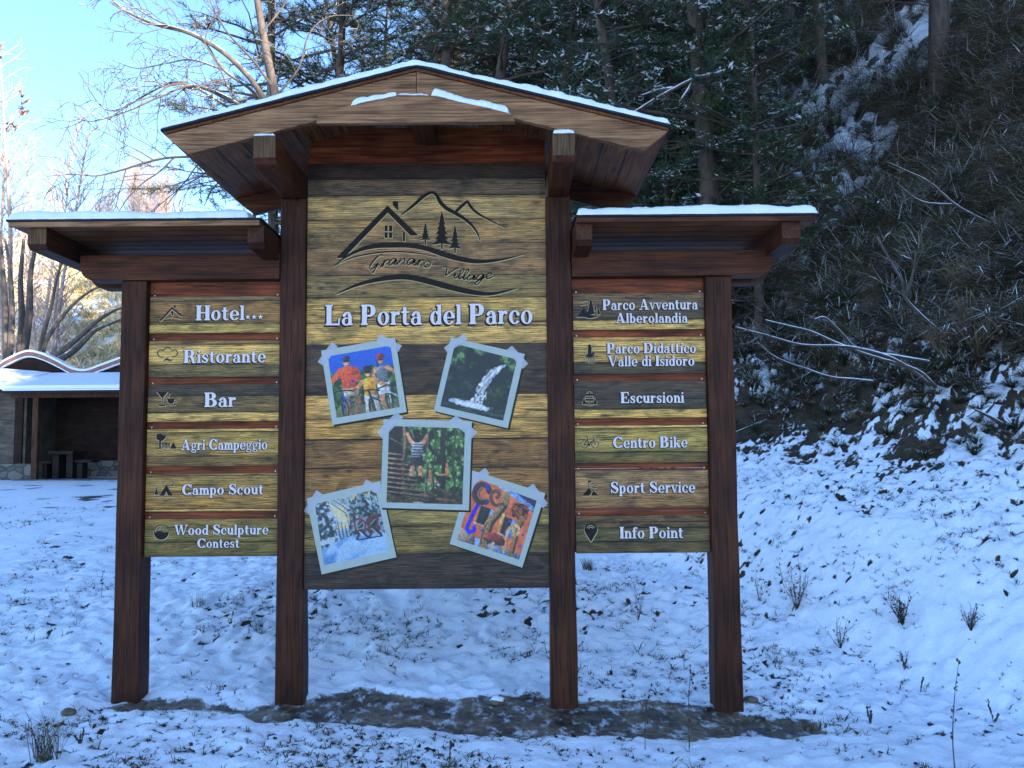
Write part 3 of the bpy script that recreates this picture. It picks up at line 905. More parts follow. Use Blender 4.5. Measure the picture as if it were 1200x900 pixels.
def pic_mural():
    p = Pic(); u, v = p.u, p.v
    p.a[:] = (218, 112, 74); p.a *= (1 + (fbm(u * 10, v * 10, 43, 4) - .5) * .5)[..., None]
    p.poly([(.36, -.02), (1.02, -.02), (1.02, .22), (.80, .14)], (112, 150, 216)); p.poly([(.58, -.02), (1.02, -.02), (1.02, .13)], (58, 50, 92)); p.line([(.36, .0), (1.0, .19)], .010, (190, 210, 240))
    p.poly([(0, .86), (1, .92), (1, 1.01), (0, 1.01)], (118, 152, 204)); p.poly([(0, .80), (.26, .86), (.28, 1.01), (0, 1.01)], (150, 132, 122))
    for x0, y0, w2 in ((.20, .38, .16), (.60, .42, .12)):
        p.poly([(x0, y0), (x0 + w2, y0), (x0 + w2, y0 + .27), (x0, y0 + .27)], (34, 42, 48)); p.line([(x0 + w2 / 2, y0), (x0 + w2 / 2, y0 + .27)], .006, (70, 66, 60)); p.line([(x0 - .02, y0 + .28), (x0 + w2 + .06, y0 + .30)], .008, (200, 206, 214))
        p.poly([(x0 + w2 + .005, y0), (x0 + w2 + .06, y0 + .02), (x0 + w2 + .06, y0 + .30), (x0 + w2 + .005, y0 + .28)], (96, 148, 232))
    p.curve([(.16, .36), (.13, .50), (.11, .66), (.10, .78), (.15, .82), (.21, .78), (.20, .73)], [.03] * 40, (34, 36, 214))
    p.curve([(.26, .30), (.16, .34), (.07, .28), (.05, .16), (.11, .07), (.21, .07), (.26, .13)], [.042] * 40, (58, 54, 62)); p.curve([(.22, .27), (.14, .26), (.11, .18), (.15, .12)], [.014] * 40, (120, 96, 74)); p.line([(.20, .04), (.22, .12)], .02, (60, 40, 190))
    p.curve([(.42, 1.0), (.39, .80), (.40, .60), (.47, .42), (.54, .26), (.52, .08)], [.075, .074] + [.06] * 40, (156, 126, 90)); p.curve([(.47, .9), (.45, .62), (.52, .42), (.57, .26)], [.022] * 40, (66, 50, 42)); p.curve([(.37, .95), (.35, .78), (.37, .6)], [.012] * 40, (104, 80, 58))
    p.curve([(.51, .24), (.42, .30), (.34, .26), (.30, .16), (.36, .08), (.42, .12), (.40, .18)], [.028] * 60, (98, 78, 66)); p.line([(.57, .40), (.56, .72)], [.024, .012], (232, 196, 104))
    m = ((u - .80) / .14) ** 2 + ((v - .26) / .13) ** 2 + (fbm(u * 16, v * 16, 45, 3) - .5) * 1.2 < 1
    p.leaves(m.astype(float), (58, 34, 34), (124, 66, 46), (206, 124, 74), 22, 46)
    p.curve([(.86, .36), (.83, .55), (.84, .75), (.86, .95)], [.045] * 40, (146, 108, 72)); p.curve([(.89, .4), (.87, .6), (.88, .92)], [.012] * 40, (66, 46, 38))
    p.curve([(.74, .94), (.70, .78), (.71, .60), (.78, .50), (.86, .53), (.86, .62), (.80, .64), (.79, .58)], [.026] * 50, (208, 172, 124))
    p.fill((((u - .55) / .17) ** 2 + ((v - .82) / .105) ** 2 < 1) & (v < .85), (150, 66, 56)); p.shade((((u - .55) / .17) ** 2 + ((v - .82) / .105) ** 2 < 1) & (v < .85), .52, .78, .2, (156, 70, 60)); p.fill((((u - .55) / .17) ** 2 + ((v - .84) / .055) ** 2 < 1) & (v > .84), (70, 52, 52)); p.line([(.55, .87), (.55, .99)], [.022, .03], (196, 170, 140))
    for x, y in ((.33, .74), (.70, .47), (.94, .60), (.27, .30), (.68, .68), (.95, .78)): p.ell(x, y, .016, .024, (48, 56, 206))
    return p.done(5)
# ------------------------------------------------------------------ the roofed information board
W_POST = {a: wood('dark_stained_post_' + a, (0.044, 0.0135, 0.0058), (0.092, 0.0275, 0.0110), a, 0.6, 0.35) for a in 'XYZ'}
W_BEAM = {a: wood('stained_beam_' + a, (0.055, 0.0160, 0.0060), (0.135, 0.040, 0.0145), a, 0.58, 0.35) for a in 'XYZ'}
W_RED = wood('red_stained_board', (0.12, 0.024, 0.007), (0.34, 0.074, 0.020), 'X', 0.5, 0.25, tight=.8)
W_GREY = wood('weathered_barge_timber', (0.18, 0.078, 0.034), (0.45, 0.220, 0.100), 'X', 0.7, 0.4, 0.28)
W_SOFF = {a: wood('dark_soffit_board_' + a, (0.13, 0.040, 0.012), (0.26, 0.088, 0.028), a, 0.6, 0.4) for a in 'XY'}
W_END = wood('pale_cut_timber', (0.080, 0.042, 0.018), (0.17, 0.092, 0.042), 'Z', 0.7, 0.3)
M_FELT = plain('bitumen_felt', (0.020, 0.021, 0.024), 0.8, 0.2, 40)
M_WHITE = plain('white_letter_ink', A2(220, 222, 240), 0.5, 0.06, 160)
M_DARK = plain('dark_letter_ink', A(24, 24, 34), 0.5, 0.1, 60)
M_BROWN = plain('dark_brown_logo_ink', A(30, 25, 23), 0.6, 0.15, 40)
M_CREAM = plain('cream_logo_ink', A(186, 178, 148), 0.5, 0.08, 60)
M_CARD = plain('photo_border_print', A2(172, 192, 200), 0.5, 0.05, 30)
M_TAPE = plain('sticky_tape_print', A2(200, 220, 248), 0.5, 0.04, 40)
M_TAPE.node_tree.nodes['Principled BSDF'].inputs['Alpha'].default_value = 0.62
M_SHADE = plain('photo_drop_shadow_ink', A(52, 46, 36), 0.6, 0.1, 40)
M_SCREW = plain('zinc_screw', (0.45, 0.45, 0.47), 0.35, 0.1, 50, metal=0.9)


def printed_planks():
    m, t, b = new_mat('printed_plank_picture')
    tc = nd(t, 'ShaderNodeTexCoord')
    at = nd(t, 'ShaderNodeAttribute', attribute_name='paint')
    off = nd(t, 'ShaderNodeMath', {0: at.outputs['Alpha'], 1: 61.7}, operation='MULTIPLY').outputs[0]
    cx = nd(t, 'ShaderNodeCombineXYZ', {0: off, 1: off, 2: off}).outputs[0]
    ov = nd(t, 'ShaderNodeVectorMath', {0: tc.outputs['Object'], 1: cx}, operation='ADD').outputs[0]
    mp = lambda s: nd(t, 'ShaderNodeMapping', {'Vector': ov, 'Scale': s}).outputs[0]
    g1 = noise_(t, mp((4.2, 1, 42)), 1.0, 6, 0.68, 1.3)
    g2 = noise_(t, mp((7, 1, 150)), 1.0, 4, 0.7, 0.3)
    g3 = noise_(t, mp((4.6, 1, 10)), 1.0, 4, 0.6, 0.8)
    cr = noise_(t, mp((3.4, 1, 62)), 1.0, 4, 0.6, 1.2)
    vo = nd(t, 'ShaderNodeTexVoronoi', {'Vector': mp((4.5, 1, 12)), 'Scale': 1.0}).outputs['Distance']
    col = mix(t, 1.0, at.outputs['Color'], ramp(t, g1, [(0.34, (0.58, 0.53, 0.47)), (0.5, (0.96, 0.95, 0.93)), (0.66, (1.32, 1.32, 1.30))]), 'MULTIPLY')
    col = mix(t, 1.0, col, ramp(t, g2, [(0.38, 0.5), (0.56, 1.12)]), 'MULTIPLY')
    col = mix(t, 0.85, col, ramp(t, g3, [(0.34, (0.42, 0.45, 0.40)), (0.5, (1.0, 1.0, 0.96)), (0.66, (1.4, 1.25, 1.0))]), 'MULTIPLY')
    col = mix(t, 1.0, col, ramp(t, cr, [(0.35, 0.22), (0.42, 1.0)]), 'MULTIPLY')
    wv = nd(t, 'ShaderNodeTexWave', {'Vector': mp((0.55, 1, 1)), 'Scale': 26.0, 'Distortion': 9.0, 'Detail': 4.0, 'Detail Scale': 0.55, 'Detail Roughness': 0.62}, wave_type='BANDS', bands_direction='Z').outputs['Fac']
    col = mix(t, 0.75, col, ramp(t, wv, [(0.02, 0.45), (0.28, 1.0), (1.0, 1.12)]), 'MULTIPLY')
    col = mix(t, 0.8, col, ramp(t, vo, [(0.05, 0.16), (0.11, 0.6), (0.2, 1.0)]), 'MULTIPLY')
    t.links.new(col, b.inputs['Base Color'])
    b.inputs['Roughness'].default_value = 0.42
    b.inputs['Specular IOR Level'].default_value = 0.28
    return m


M_PRINT = printed_planks()
PLANK_GAIN = 1.72


def plank_board(name, x0, x1, z1, z0, y, rows, parent, seed, thick=0.012):
    """one flat board whose face carries a printed picture of planks; rows = (fraction from the top, apparent colour)"""
    rr = random.Random(seed)
    mb = MB()
    mb.box(x0, x1, y + 0.0008, y + thick, z0, z1, 1)
    for i, (f0, c) in enumerate(rows):
        f1 = rows[i + 1][0] if i + 1 < len(rows) else 1.0
        a, bz = z1 - (z1 - z0) * f0, z1 - (z1 - z0) * f1
        al = rr.random()
        col = tuple(v * PLANK_GAIN for v in A(*c)) + (al,)
        gap = 0.0035 if i + 1 < len(rows) else 0.0
        n = 24                                                      # the joint between printed planks wanders a little
        xs_ = [x0 + (x1 - x0) * k / n for k in range(n + 1)]
        up = [(x, y, a - (0.0015 * math.sin(x * 9 + i) * (i > 0))) for x in xs_]
        lo = [(x, y, bz + gap + 0.0015 * math.sin(x * 7 + i * 2)) if gap else (x, y, bz) for x in xs_]
        base = mb.n; m_ = n + 1
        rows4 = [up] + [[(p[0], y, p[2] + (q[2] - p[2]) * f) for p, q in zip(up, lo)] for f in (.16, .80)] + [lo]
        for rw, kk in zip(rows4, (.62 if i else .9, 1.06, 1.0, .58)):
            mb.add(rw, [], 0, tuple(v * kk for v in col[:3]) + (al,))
        mb.f.extend([(base + r * m_ + k, base + (r + 1) * m_ + k, base + (r + 1) * m_ + k + 1, base + r * m_ + k + 1) for r in range(3) for k in range(n)]); mb.m.extend([0] * (3 * n))
        if gap:                                                     # dark joint, then the worn light lip under it
            lip = tuple(min(.9, v * 1.9) for v in A(*rows[i + 1][1])) + (al,)
            mb.add([(x, y - .0001, b_[2]) for x, b_ in zip(xs_, lo)] + [(x, y - .0001, bz) for x in xs_], [(k, n + 1 + k, n + 2 + k, k + 1) for k in range(n)], 2)
            if rr.random() < .6:
                mb.add([(x, y - .0001, bz) for x in xs_] + [(x, y - .0001, bz - .004 - .003 * rr.random()) for x in xs_], [(k, n + 1 + k, n + 2 + k, k + 1) for k in range(n)], 0, lip)
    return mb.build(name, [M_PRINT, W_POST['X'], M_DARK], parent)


KX = -0.5065                                                        # centre line of the board
kiosk = thing('information_board', 'large brown timber information board with snowy gable roof standing on the trampled strip', 'information board', (KX, 5.3, 0.05))


def snow_strip(x0, x1, y0, y1, th, zfun, seed, droop=0.0, step=0.014):
    """a soft layer of snow on a sloping sheet, rounded at its rim"""
    nxs = max(4, int((x1 - x0) / step)); nys = max(4, int((y1 - y0) / 0.03))
    xs_ = np.linspace(x0, x1, nxs + 1); ys_ = np.concatenate([y0 + np.array([0, .006, .014, .024, .038, .056]), np.linspace(y0 + .08, y1 - .05, nys), y1 - np.array([.03, .014, .005, 0])])
    X, Y = np.meshgrid(xs_, ys_)
    edge = np.minimum(np.minimum(X - x0, x1 - X), np.minimum(Y - y0, y1 - Y))
    prof = np.sqrt(np.clip(1 - (1 - np.clip(edge / 0.045, 0, 1)) ** 2, 0, 1))
    Zb = zfun(X)
    n = (fbm(X * 9, Y * 9, seed, 3) - .5) * .022 + (fbm(X * 34, Y * 34, seed + 1, 3) - .5) * .012
    fr = (fbm(X * 14, X * 0 + 3.3, seed + 2, 4) - .5) * .030 + (fbm(X * 55, X * 0 + 1.1, seed + 3, 2) - .5) * .010
    fk = np.clip(1 - (Y - y0) / .06, 0, 1)
    Yd = Y + fr * fk - .004 * fk
    Z = Zb + prof * th * (.72 + .56 * fbm(X * 2.6, Y * 2.6, seed + 9, 3)) + n * np.clip(edge / .02, 0, 1) - droop * fk
    Z = np.maximum(Z, Zb - .002 - droop * fk)
    mb = MB()
    ny_, nx_ = X.shape
    V = np.stack([X, Yd, Z], -1).reshape(-1, 3); Vb = np.stack([X, Yd, Zb - .0015 - droop * fk], -1).reshape(-1, 3)
    I = np.arange(nx_ * ny_).reshape(ny_, nx_)
    Fq = np.stack([I[:-1, :-1], I[:-1, 1:], I[1:, 1:], I[1:, :-1]], -1).reshape(-1, 4)
    mb.arrays(V, Fq); mb.arrays(Vb, Fq[:, ::-1])
    rim = np.concatenate([I[0, :], I[1:, -1], I[-1, -2::-1], I[-2:0:-1, 0]])
    m_ = nx_ * ny_
    mb.f.extend([(int(rim[i]) + m_, int(rim[(i + 1) % len(rim)]) + m_, int(rim[(i + 1) % len(rim)]), int(rim[i])) for i in range(len(rim))])
    mb.m.extend([0] * len(rim))
    return mb


# posts
for name, x0, x1, zt in (('outer', -2.325, -2.175, 2.588), ('inner', -1.380, -1.228, 3.082), ('inner', 0.212, 0.362, 3.082), ('outer', 1.160, 1.316, 2.588)):
    mb = MB()
    n = 9
    rr = random.Random(int(x0 * 1000))
    lv = [0.0 + (zt - 0.0) * i / n for i in range(n + 1)]
    cs = [(x0, 5.22), (x1, 5.22), (x1, 5.375), (x0, 5.375)]
    V = []
    for z in lv:
        jx, jy = rr.uniform(-.003, .003), rr.uniform(-.002, .002)
        g = 0.004 if z < .4 else 0
        V += [(x + jx + (g if x > x0 else -g), y + jy, z) for x, y in cs]
    Fq = [(3, 2, 1, 0), tuple(range(4 * n, 4 * n + 4))]
    for i in range(n):
        for k in range(4):
            k2 = (k + 1) % 4
            Fq.append((4 * i + k, 4 * i + k2, 4 * i + 4 + k2, 4 * i + 4 + k))
    mb.add(V, Fq)
    mb.build('post', W_POST['Z'], kiosk, bevel=0.006)

# beams of the two side roofs, with rounded-off ends
def beam_poly(x_out, x_in, z0, z1):
    s = 1 if x_in > x_out else -1
    c = [(x_out + s * (0.085 * (1 - math.cos(R(90 * k / 5)))), z0 + 0.085 * (1 - math.sin(R(90 * k / 5)))) for k in range(6)]
    return [(x_in, z0), (x_in, z1), (x_out, z1)] + c


for y0, y1, dz in ((5.205, 5.325, 0.0), (5.40, 5.52, -0.012)):
    for xo, xi in ((-2.572, -1.381), (1.562, 0.363)):
        if y0 > 5.3: xo += -0.03 if xo < 0 else 0.03
        mb = MB(); mb.prism_y(beam_poly(xo, xi, 2.590 + dz, 2.742 + dz), y0, y1)
        mb.build('beam', W_BEAM['X'], kiosk, bevel=0.004)

# purlins carrying the gable
for x0, x1 in ((-1.372, -1.252), (0.226, 0.348)):
    pr = [(4.615, 3.128), (4.64, 3.10), (4.70, 3.083), (5.93, 3.083), (5.95, 3.10), (5.95, 3.247), (4.615, 3.247)]
    mb = MB(); mb.prism_x(pr, x0, x1, 0); mb.m[-7 + 0] = 0
    mb.m[2 + 6] = 1; mb.m[2] = 0
    for i, f in enumerate(mb.f):
        c = sum((Vector(mb.v[k]) for k in f), Vector()) / len(f)
        if abs(c.y - 4.615) < .002: mb.m[i] = 1
    o = mb.build('purlin', [W_BEAM['Y'], W_END], kiosk, bevel=0.004)
    xc = (x0 + x1) / 2
    sb = snow_strip(x0 + .004, x1 - .004, 4.612, 4.675, 0.034 if x0 > 0 else 0.014, lambda X: X * 0 + 3.2485, int(x0 * 90) + 300, step=.006)
    sb.build('snow_cap', SNOW, o, smooth=True)

# gable roof
HALF, RZ, SL = 1.365, 3.622, 0.252
zr = lambda X: RZ - SL * np.abs(X - KX)
roof = MB()
for s in (-1, 1):                                                   # deck, two sheets of boards meeting at the ridge
    e = KX + s * HALF
    pts = [(KX, RZ), (e, RZ - SL * HALF), (e, RZ - SL * HALF + .015), (KX, RZ + .015)]
    roof.prism_y(pts, 4.665, 5.95)
deck = roof.build('roof', W_SOFF['Y'], kiosk)
mb = MB()
for s in (-1, 1):
    nb = 9
    for i in range(nb):                                             # grooves between the soffit boards
        a = KX + s * (0.03 + (HALF - .05) * i / nb)
        zz = RZ - SL * abs(a - KX)
        mb.prism_y([(a - .003, zz + .001), (a + .003, zz + .001), (a + .003, zz - .0015), (a - .003, zz - .0015)], 4.72, 5.90)
mb.build('board_joints', M_FELT, deck)
mb = MB()
for s in (-1, 1):
    e = KX + s * (HALF + .012)
    z_ = RZ + .0155
    mb.prism_y([(KX, z_), (e, z_ - SL * (HALF + .012)), (e, z_ - SL * (HALF + .012) + .013), (KX, z_ + .013)], 4.648, 5.965)
mb.build('roofing_felt', M_FELT, deck)
th = 0.042
snow_strip(KX - HALF - .006, KX + HALF + .006, 4.650, 5.955, th, lambda X: zr(X) + .0295 + .008 * np.exp(-((X - KX) / .1) ** 2) - .012 * np.exp(-((X - KX) / .05) ** 2), 210).build('snow_layer', SNOW, deck, smooth=True)

# barge boards at both gables
for y0, y1, mt in ((4.672, 4.712, W_GREY), (5.89, 5.93, W_BEAM['X'])):
    for s in (-1, 1):
        d = .128
        e0, e1 = KX + s * (HALF - .003), KX + s * (HALF - .135)
        zt = lambda x: RZ - .002 - SL * abs(x - KX)
        k = KX + s * .0012
        mb = MB()
        mb.prism_y([(k, zt(k)), (e0, zt(e0)), (e0 - s * .045, zt(e0) - .04), (e1, zt(e1) - d - .012), (k, zt(k) - d)], y0, y1)
        mb.build('barge_board', mt, kiosk, bevel=0.003)
# collar board with its ragged snow
mb = MB()
cp = [(-.535, 3.318), (.535, 3.318), (.515, 3.366), (.10, 3.470), (-.09, 3.474), (-.36, 3.416), (-.52, 3.372)]
mb.prism_y([(KX + a, z) for a, z in cp], 4.628, 4.668)
collar = mb.build('collar_board', W_GREY, kiosk, bevel=0.003)
zc = lambda X: np.interp(X - KX, [-.52, -.36, -.09, .10, .515], [3.372, 3.416, 3.474, 3.470, 3.366])
for x0, x1, t_, sd in ((KX - .345, KX - .10, .034, 1), (KX + .085, KX + .505, .044, 2), (KX - .09, KX + .07, .012, 3)):
    snow_strip(x0, x1, 4.622, 4.672, t_, lambda X: zc(X) + .001, 400 + sd * 7, droop=.006, step=.007).build('snow_ridge', SNOW, collar, smooth=True)
# ridge beam and gable infill
mb = MB(); mb.box(KX - .06, KX + .06, 4.73, 5.88, RZ - .20, RZ - .022); mb.build('ridge_beam', W_BEAM['Y'], kiosk, bevel=.004)
for z0, z1, d in ((3.303, 3.412, 0), (3.414, 3.528, .004), (3.530, 3.60, .002)):
    mb = MB(); hw = .718 if z1 < 3.55 else min(.718, (RZ - z1) / SL - .02)
    mb.box(KX - hw, KX + hw, 5.262 + d, 5.292, z0, z1); mb.build('gable_plank', W_RED, kiosk, bevel=.002)

# flat side roofs
for x0, x1, xn, seed in ((-2.800, -1.402, -1.402, 230), (0.368, 1.708, 0.352, 240)):
    mb = MB(); mb.box(x0, x1, 4.874, 5.82, 2.832, 2.852)
    rf = mb.build('side_roof', W_SOFF['X'], kiosk)
    mb = MB(); mb.box(x0, x1, 4.850, 4.872, 2.824, 2.853); mb.build('eaves_board', W_GREY if x0 < -1 else W_BEAM['X'], rf, bevel=.002)
    mb = MB(); mb.box(x0 - .012, x1 + .012, 4.842, 5.83, 2.8535, 2.865); mb.build('roofing_felt', M_FELT, rf)
    mb = MB()
    for k in range(1, 8): mb.box(x0 + .02, x1 - .02, 4.88 + k * .115, 4.886 + k * .115, 2.8305, 2.8325)
    mb.build('board_joints', M_FELT, rf)
    sx0, sx1 = (x0 - .008, x1 - .06) if x0 < -1 else (x0 - .002, x1 + .006)
    tilt = (lambda X: 2.8655 + 0 * X)
    snow_strip(sx0, sx1, 4.846, 5.825, .050 if x0 < -1 else .054, tilt, seed).build('snow_layer', SNOW, rf, smooth=True)
    raf = ((-2.712, -2.606), (-1.478, -1.385)) if x0 < -1 else ((0.366, 0.458), (1.522, 1.628))
    for i, (a, b_) in enumerate(raf):
        yf = 4.885
        mb = MB(); mb.prism_x([(yf, 2.735), (yf, 2.831), (5.78, 2.831), (5.78, 2.705), (yf + .03, 2.705)], a, b_)
        for q, f in enumerate(mb.f):
            c = sum((Vector(mb.v[k]) for k in f), Vector()) / len(f)
            if c.y < yf + .002: mb.m[q] = 1
        mb.build('rafter', [W_POST['Y'], W_END if (x0 < -1 and i == 0) else W_BEAM['Y']], kiosk, bevel=.003)

# backing boards of the side panels
for x0, x1 in ((-2.174, -1.381), (0.363, 1.159)):
    mb = MB()
    for k in range(13):
        z1 = 2.586 - k * .1265
        z0 = max(z1 - .1245, 0.958)
        mb.box(x0, x1, 5.276 + .001 * (k % 2), 5.30, z0, z1)
    bk = mb.build('backing_boards', W_RED, kiosk)

# ------------------------------------------------------------------ main printed panel
PY = 5.250
def Z2(px, py, Y=PY):
    q = P(px, py, Y); return (q.x, q.z)
T_, B_ = 192.0, 691.0
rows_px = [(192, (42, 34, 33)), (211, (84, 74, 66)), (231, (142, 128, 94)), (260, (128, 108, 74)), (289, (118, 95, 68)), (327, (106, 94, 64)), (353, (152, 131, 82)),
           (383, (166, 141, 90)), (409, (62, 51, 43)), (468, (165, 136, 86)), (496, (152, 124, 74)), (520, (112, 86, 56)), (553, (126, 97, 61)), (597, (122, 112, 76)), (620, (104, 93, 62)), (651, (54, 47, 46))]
zt_, zb_ = 3.300, 0.757
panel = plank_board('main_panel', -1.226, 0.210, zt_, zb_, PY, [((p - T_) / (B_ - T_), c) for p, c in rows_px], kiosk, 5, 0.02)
mb = MB(); mb.box(-1.226, .210, PY - .0015, PY + .0, 1.632, 1.635); mb.build('panel_joint', M_DARK, panel)

ink = Ink(PY - .0022)
ttx0 = Z2(381, 380)[0]; ttx1 = Z2(625, 380)[0]
ink.text('La Porta del Parco', ttx0, ttx1, Z2(500, 380.5)[1], Z2(500, 356.5)[1] - Z2(500, 380.5)[1], (0, 1), (-0.10, -0.10))
ink.mb.build('title_lettering', [M_WHITE, M_DARK], panel)

# emblem: house, hills, trees and the written name
ink = Ink(PY - .0022)
def zl(x, y): return Z2(380 + x / 5.0, 225 + y / 5.0)
def lp(pts): return [zl(*p) for p in pts]
U5 = Z2(480, 300)[0] - Z2(460, 300)[0]; U5 = U5 / 100.0              # metres per logo unit
emb = []
emb.append(lp([(70, 388), (372, 80), (372, 122), (116, 388)])); emb.append(lp([(372, 80), (552, 256), (505, 256), (372, 122)]))
emb.append(lp([(402, 55), (434, 55), (434, 112), (402, 80)]))
for q in ((354, 198, 372, 231), (380, 198, 399, 231), (354, 239, 372, 270), (380, 239, 399, 270)): emb.append(lp([(q[0], q[1]), (q[2], q[1]), (q[2], q[3]), (q[0], q[3])]))
emb.append(lp([(461, 230), (474, 244), (474, 290), (461, 290)]))
def ls(pts, wd): emb.append(g_stroke(lp(pts), [v * U5 for v in wd]))
ls([(450, 136), (490, 106), (535, 68), (585, 24), (630, 4), (658, 20), (682, 62), (716, 96), (770, 126), (826, 162), (872, 204), (900, 248), (914, 288)], [4, 12, 18, 20, 17, 20, 22, 22, 22, 18, 13, 9, 4])
ls([(764, 124), (800, 88), (838, 56)], [18, 19, 16]); ls([(838, 52), (862, 92), (905, 130), (980, 172), (1068, 214)], [14, 16, 13, 8, 3])
ls([(64, 428), (130, 380), (220, 336), (310, 316), (400, 312), (500, 314), (600, 332), (700, 366), (800, 394), (900, 408), (1000, 402), (1090, 386), (1172, 366)], [3, 12, 22, 29, 32, 30, 30, 32, 30, 24, 16, 8, 2])
ls([(48, 440), (110, 408), (200, 376), (330, 354), (450, 351), (560, 362), (655, 382)], [2, 4, 7, 9, 8, 6, 2])
sw = [(140, 600), (250, 552), (380, 522), (480, 516), (560, 530), (680, 562), (800, 590), (900, 597), (1024, 570)]
emb.append(g_stroke([Z2(360 + a / 4.138, 200 + b_ / 4.138) for a, b_ in sw], [v * U5 * 1.2 for v in (3, 15, 24, 27, 29, 29, 24, 15, 2)]))
rr = random.Random(3)
for cx, y0, y1, hw in ((593, 182, 312, 34), (689, 110, 336, 52), (766, 193, 360, 36)):
    L = []; Rr = []
    nt_ = 7
    for i in range(nt_):
        f = (i + 1) / nt_
        yy = y0 + (y1 - y0 - 26) * f
        L += [(cx - hw * f * rr.uniform(.85, 1.05), yy), (cx - hw * f * .55, yy - 4)]
        Rr += [(cx + hw * f * rr.uniform(.85, 1.05), yy), (cx + hw * f * .55, yy - 4)]
    for i in range(nt_):                                            # tiers, top to bottom, as separate layers
        a, b_ = L[2 * i], Rr[2 * i]
        top = (cx, y0 + (y1 - y0 - 26) * max(0, (i - 1.1)) / nt_)
        emb.append(lp([top, (b_[0], b_[1]), (cx + 5, b_[1] - 7), (cx - 5, a[1] - 7), (a[0], a[1])][:3] + [(cx - 5, a[1] - 7), (a[0], a[1])]))
    emb.append(lp([(cx - 4, y1 - 40), (cx + 5, y1 - 40), (cx + 5, y1), (cx - 4, y1)]))
# hand-written name, slanted single strokes
SCR = {
    'G': ([[(0.95, 1.75), (0.75, 2.0), (0.35, 1.7), (0.05, 1.0), (0.0, 0.35), (0.25, 0.15), (0.55, 0.5), (0.7, 0.85), (0.62, 0.2), (0.45, -0.55)]], 1.05),
    'r': ([[(0.0, 0.05), (0.15, 0.55), (0.22, 0.95), (0.2, 0.0)], [(0.2, 0.45), (0.38, 0.85), (0.58, 0.95), (0.66, 0.8)]], 0.66),
    'a': ([[(0.6, 0.85), (0.35, 0.98), (0.08, 0.6), (0.08, 0.15), (0.3, 0.05), (0.55, 0.5), (0.62, 0.9), (0.58, 0.2), (0.72, 0.05), (0.88, 0.25)]], 0.86),
    'n': ([[(0.0, 0.0), (0.12, 0.55), (0.18, 0.95)], [(0.12, 0.3), (0.38, 0.85), (0.55, 0.9), (0.58, 0.5), (0.6, 0.08), (0.8, 0.2)]], 0.82),
    'o': ([[(0.45, 0.95), (0.15, 0.8), (0.05, 0.35), (0.25, 0.05), (0.55, 0.2), (0.62, 0.65), (0.45, 0.95)]], 0.8),
    'V': ([[(-0.1, 1.3), (0.15, 1.6), (0.28, 1.2), (0.3, 0.05)], [(0.3, 0.05), (0.75, 1.0), (1.1, 1.75), (1.3, 1.85)]], 0.95),
    'i': ([[(0.05, 0.3), (0.18, 0.9), (0.14, 0.2), (0.28, 0.05), (0.42, 0.3)], [(0.26, 1.25), (0.31, 1.35)]], 0.42),
    'l': ([[(0.0, 0.25), (0.3, 1.0), (0.42, 1.7), (0.3, 1.85), (0.18, 1.4), (0.12, 0.3), (0.25, 0.05), (0.4, 0.3)]], 0.44),
    'g': ([[(0.6, 0.85), (0.35, 0.98), (0.08, 0.6), (0.08, 0.15), (0.3, 0.05), (0.55, 0.5), (0.6, 0.9), (0.5, -0.3), (0.25, -0.85), (0.0, -0.6), (0.3, -0.1), (0.8, 0.25)]], 0.84),
    'e': ([[(0.05, 0.35), (0.4, 0.55), (0.5, 0.85), (0.3, 0.98), (0.08, 0.6), (0.12, 0.15), (0.35, 0.05), (0.75, 0.35)]], 0.7),
}


def script(word, x0, x1, basefun, xh, wd):
    tot = sum(SCR[c][1] for c in word); k = (x1 - x0) / tot; x = x0
    for c in word:
        for s in SCR[c][0]:
            pts = []
            for a, b_ in s:
                X = x + a * k + b_ * xh * .28
                pts.append((X, basefun(x + a * k) - b_ * xh))
            n = len(pts)
            ls(pts, [wd * (.65 + .5 * abs(math.sin(2.2 * i + len(word)))) for i in range(n)])
        x += SCR[c][1] * k


script('Granaro', 262, 628, lambda x: np.interp(x, [262, 340, 420, 520, 628], [462, 440, 426, 430, 448]), 40, 7.5)
script('Village', 690, 985, lambda x: np.interp(x, [690, 760, 860, 985], [488, 506, 520, 506]), 33, 7.5)
ink.put(emb, 1, 0.0040, -0.0048); ink.put(emb, 1, -0.0026, -0.0034)
ink.put(emb, 0, lift=.0012)
ink.mb.build('emblem', [M_BROWN, M_CREAM], panel)

# ------------------------------------------------------------------ printed snapshots taped to the panel
m, t, b = new_mat('snapshot_ink')
at_ = nd(t, 'ShaderNodeAttribute', attribute_name='paint')
t.links.new(at_.outputs['Color'], b.inputs['Base Color'])
b.inputs['Roughness'].default_value = 0.4
M_PIC = m


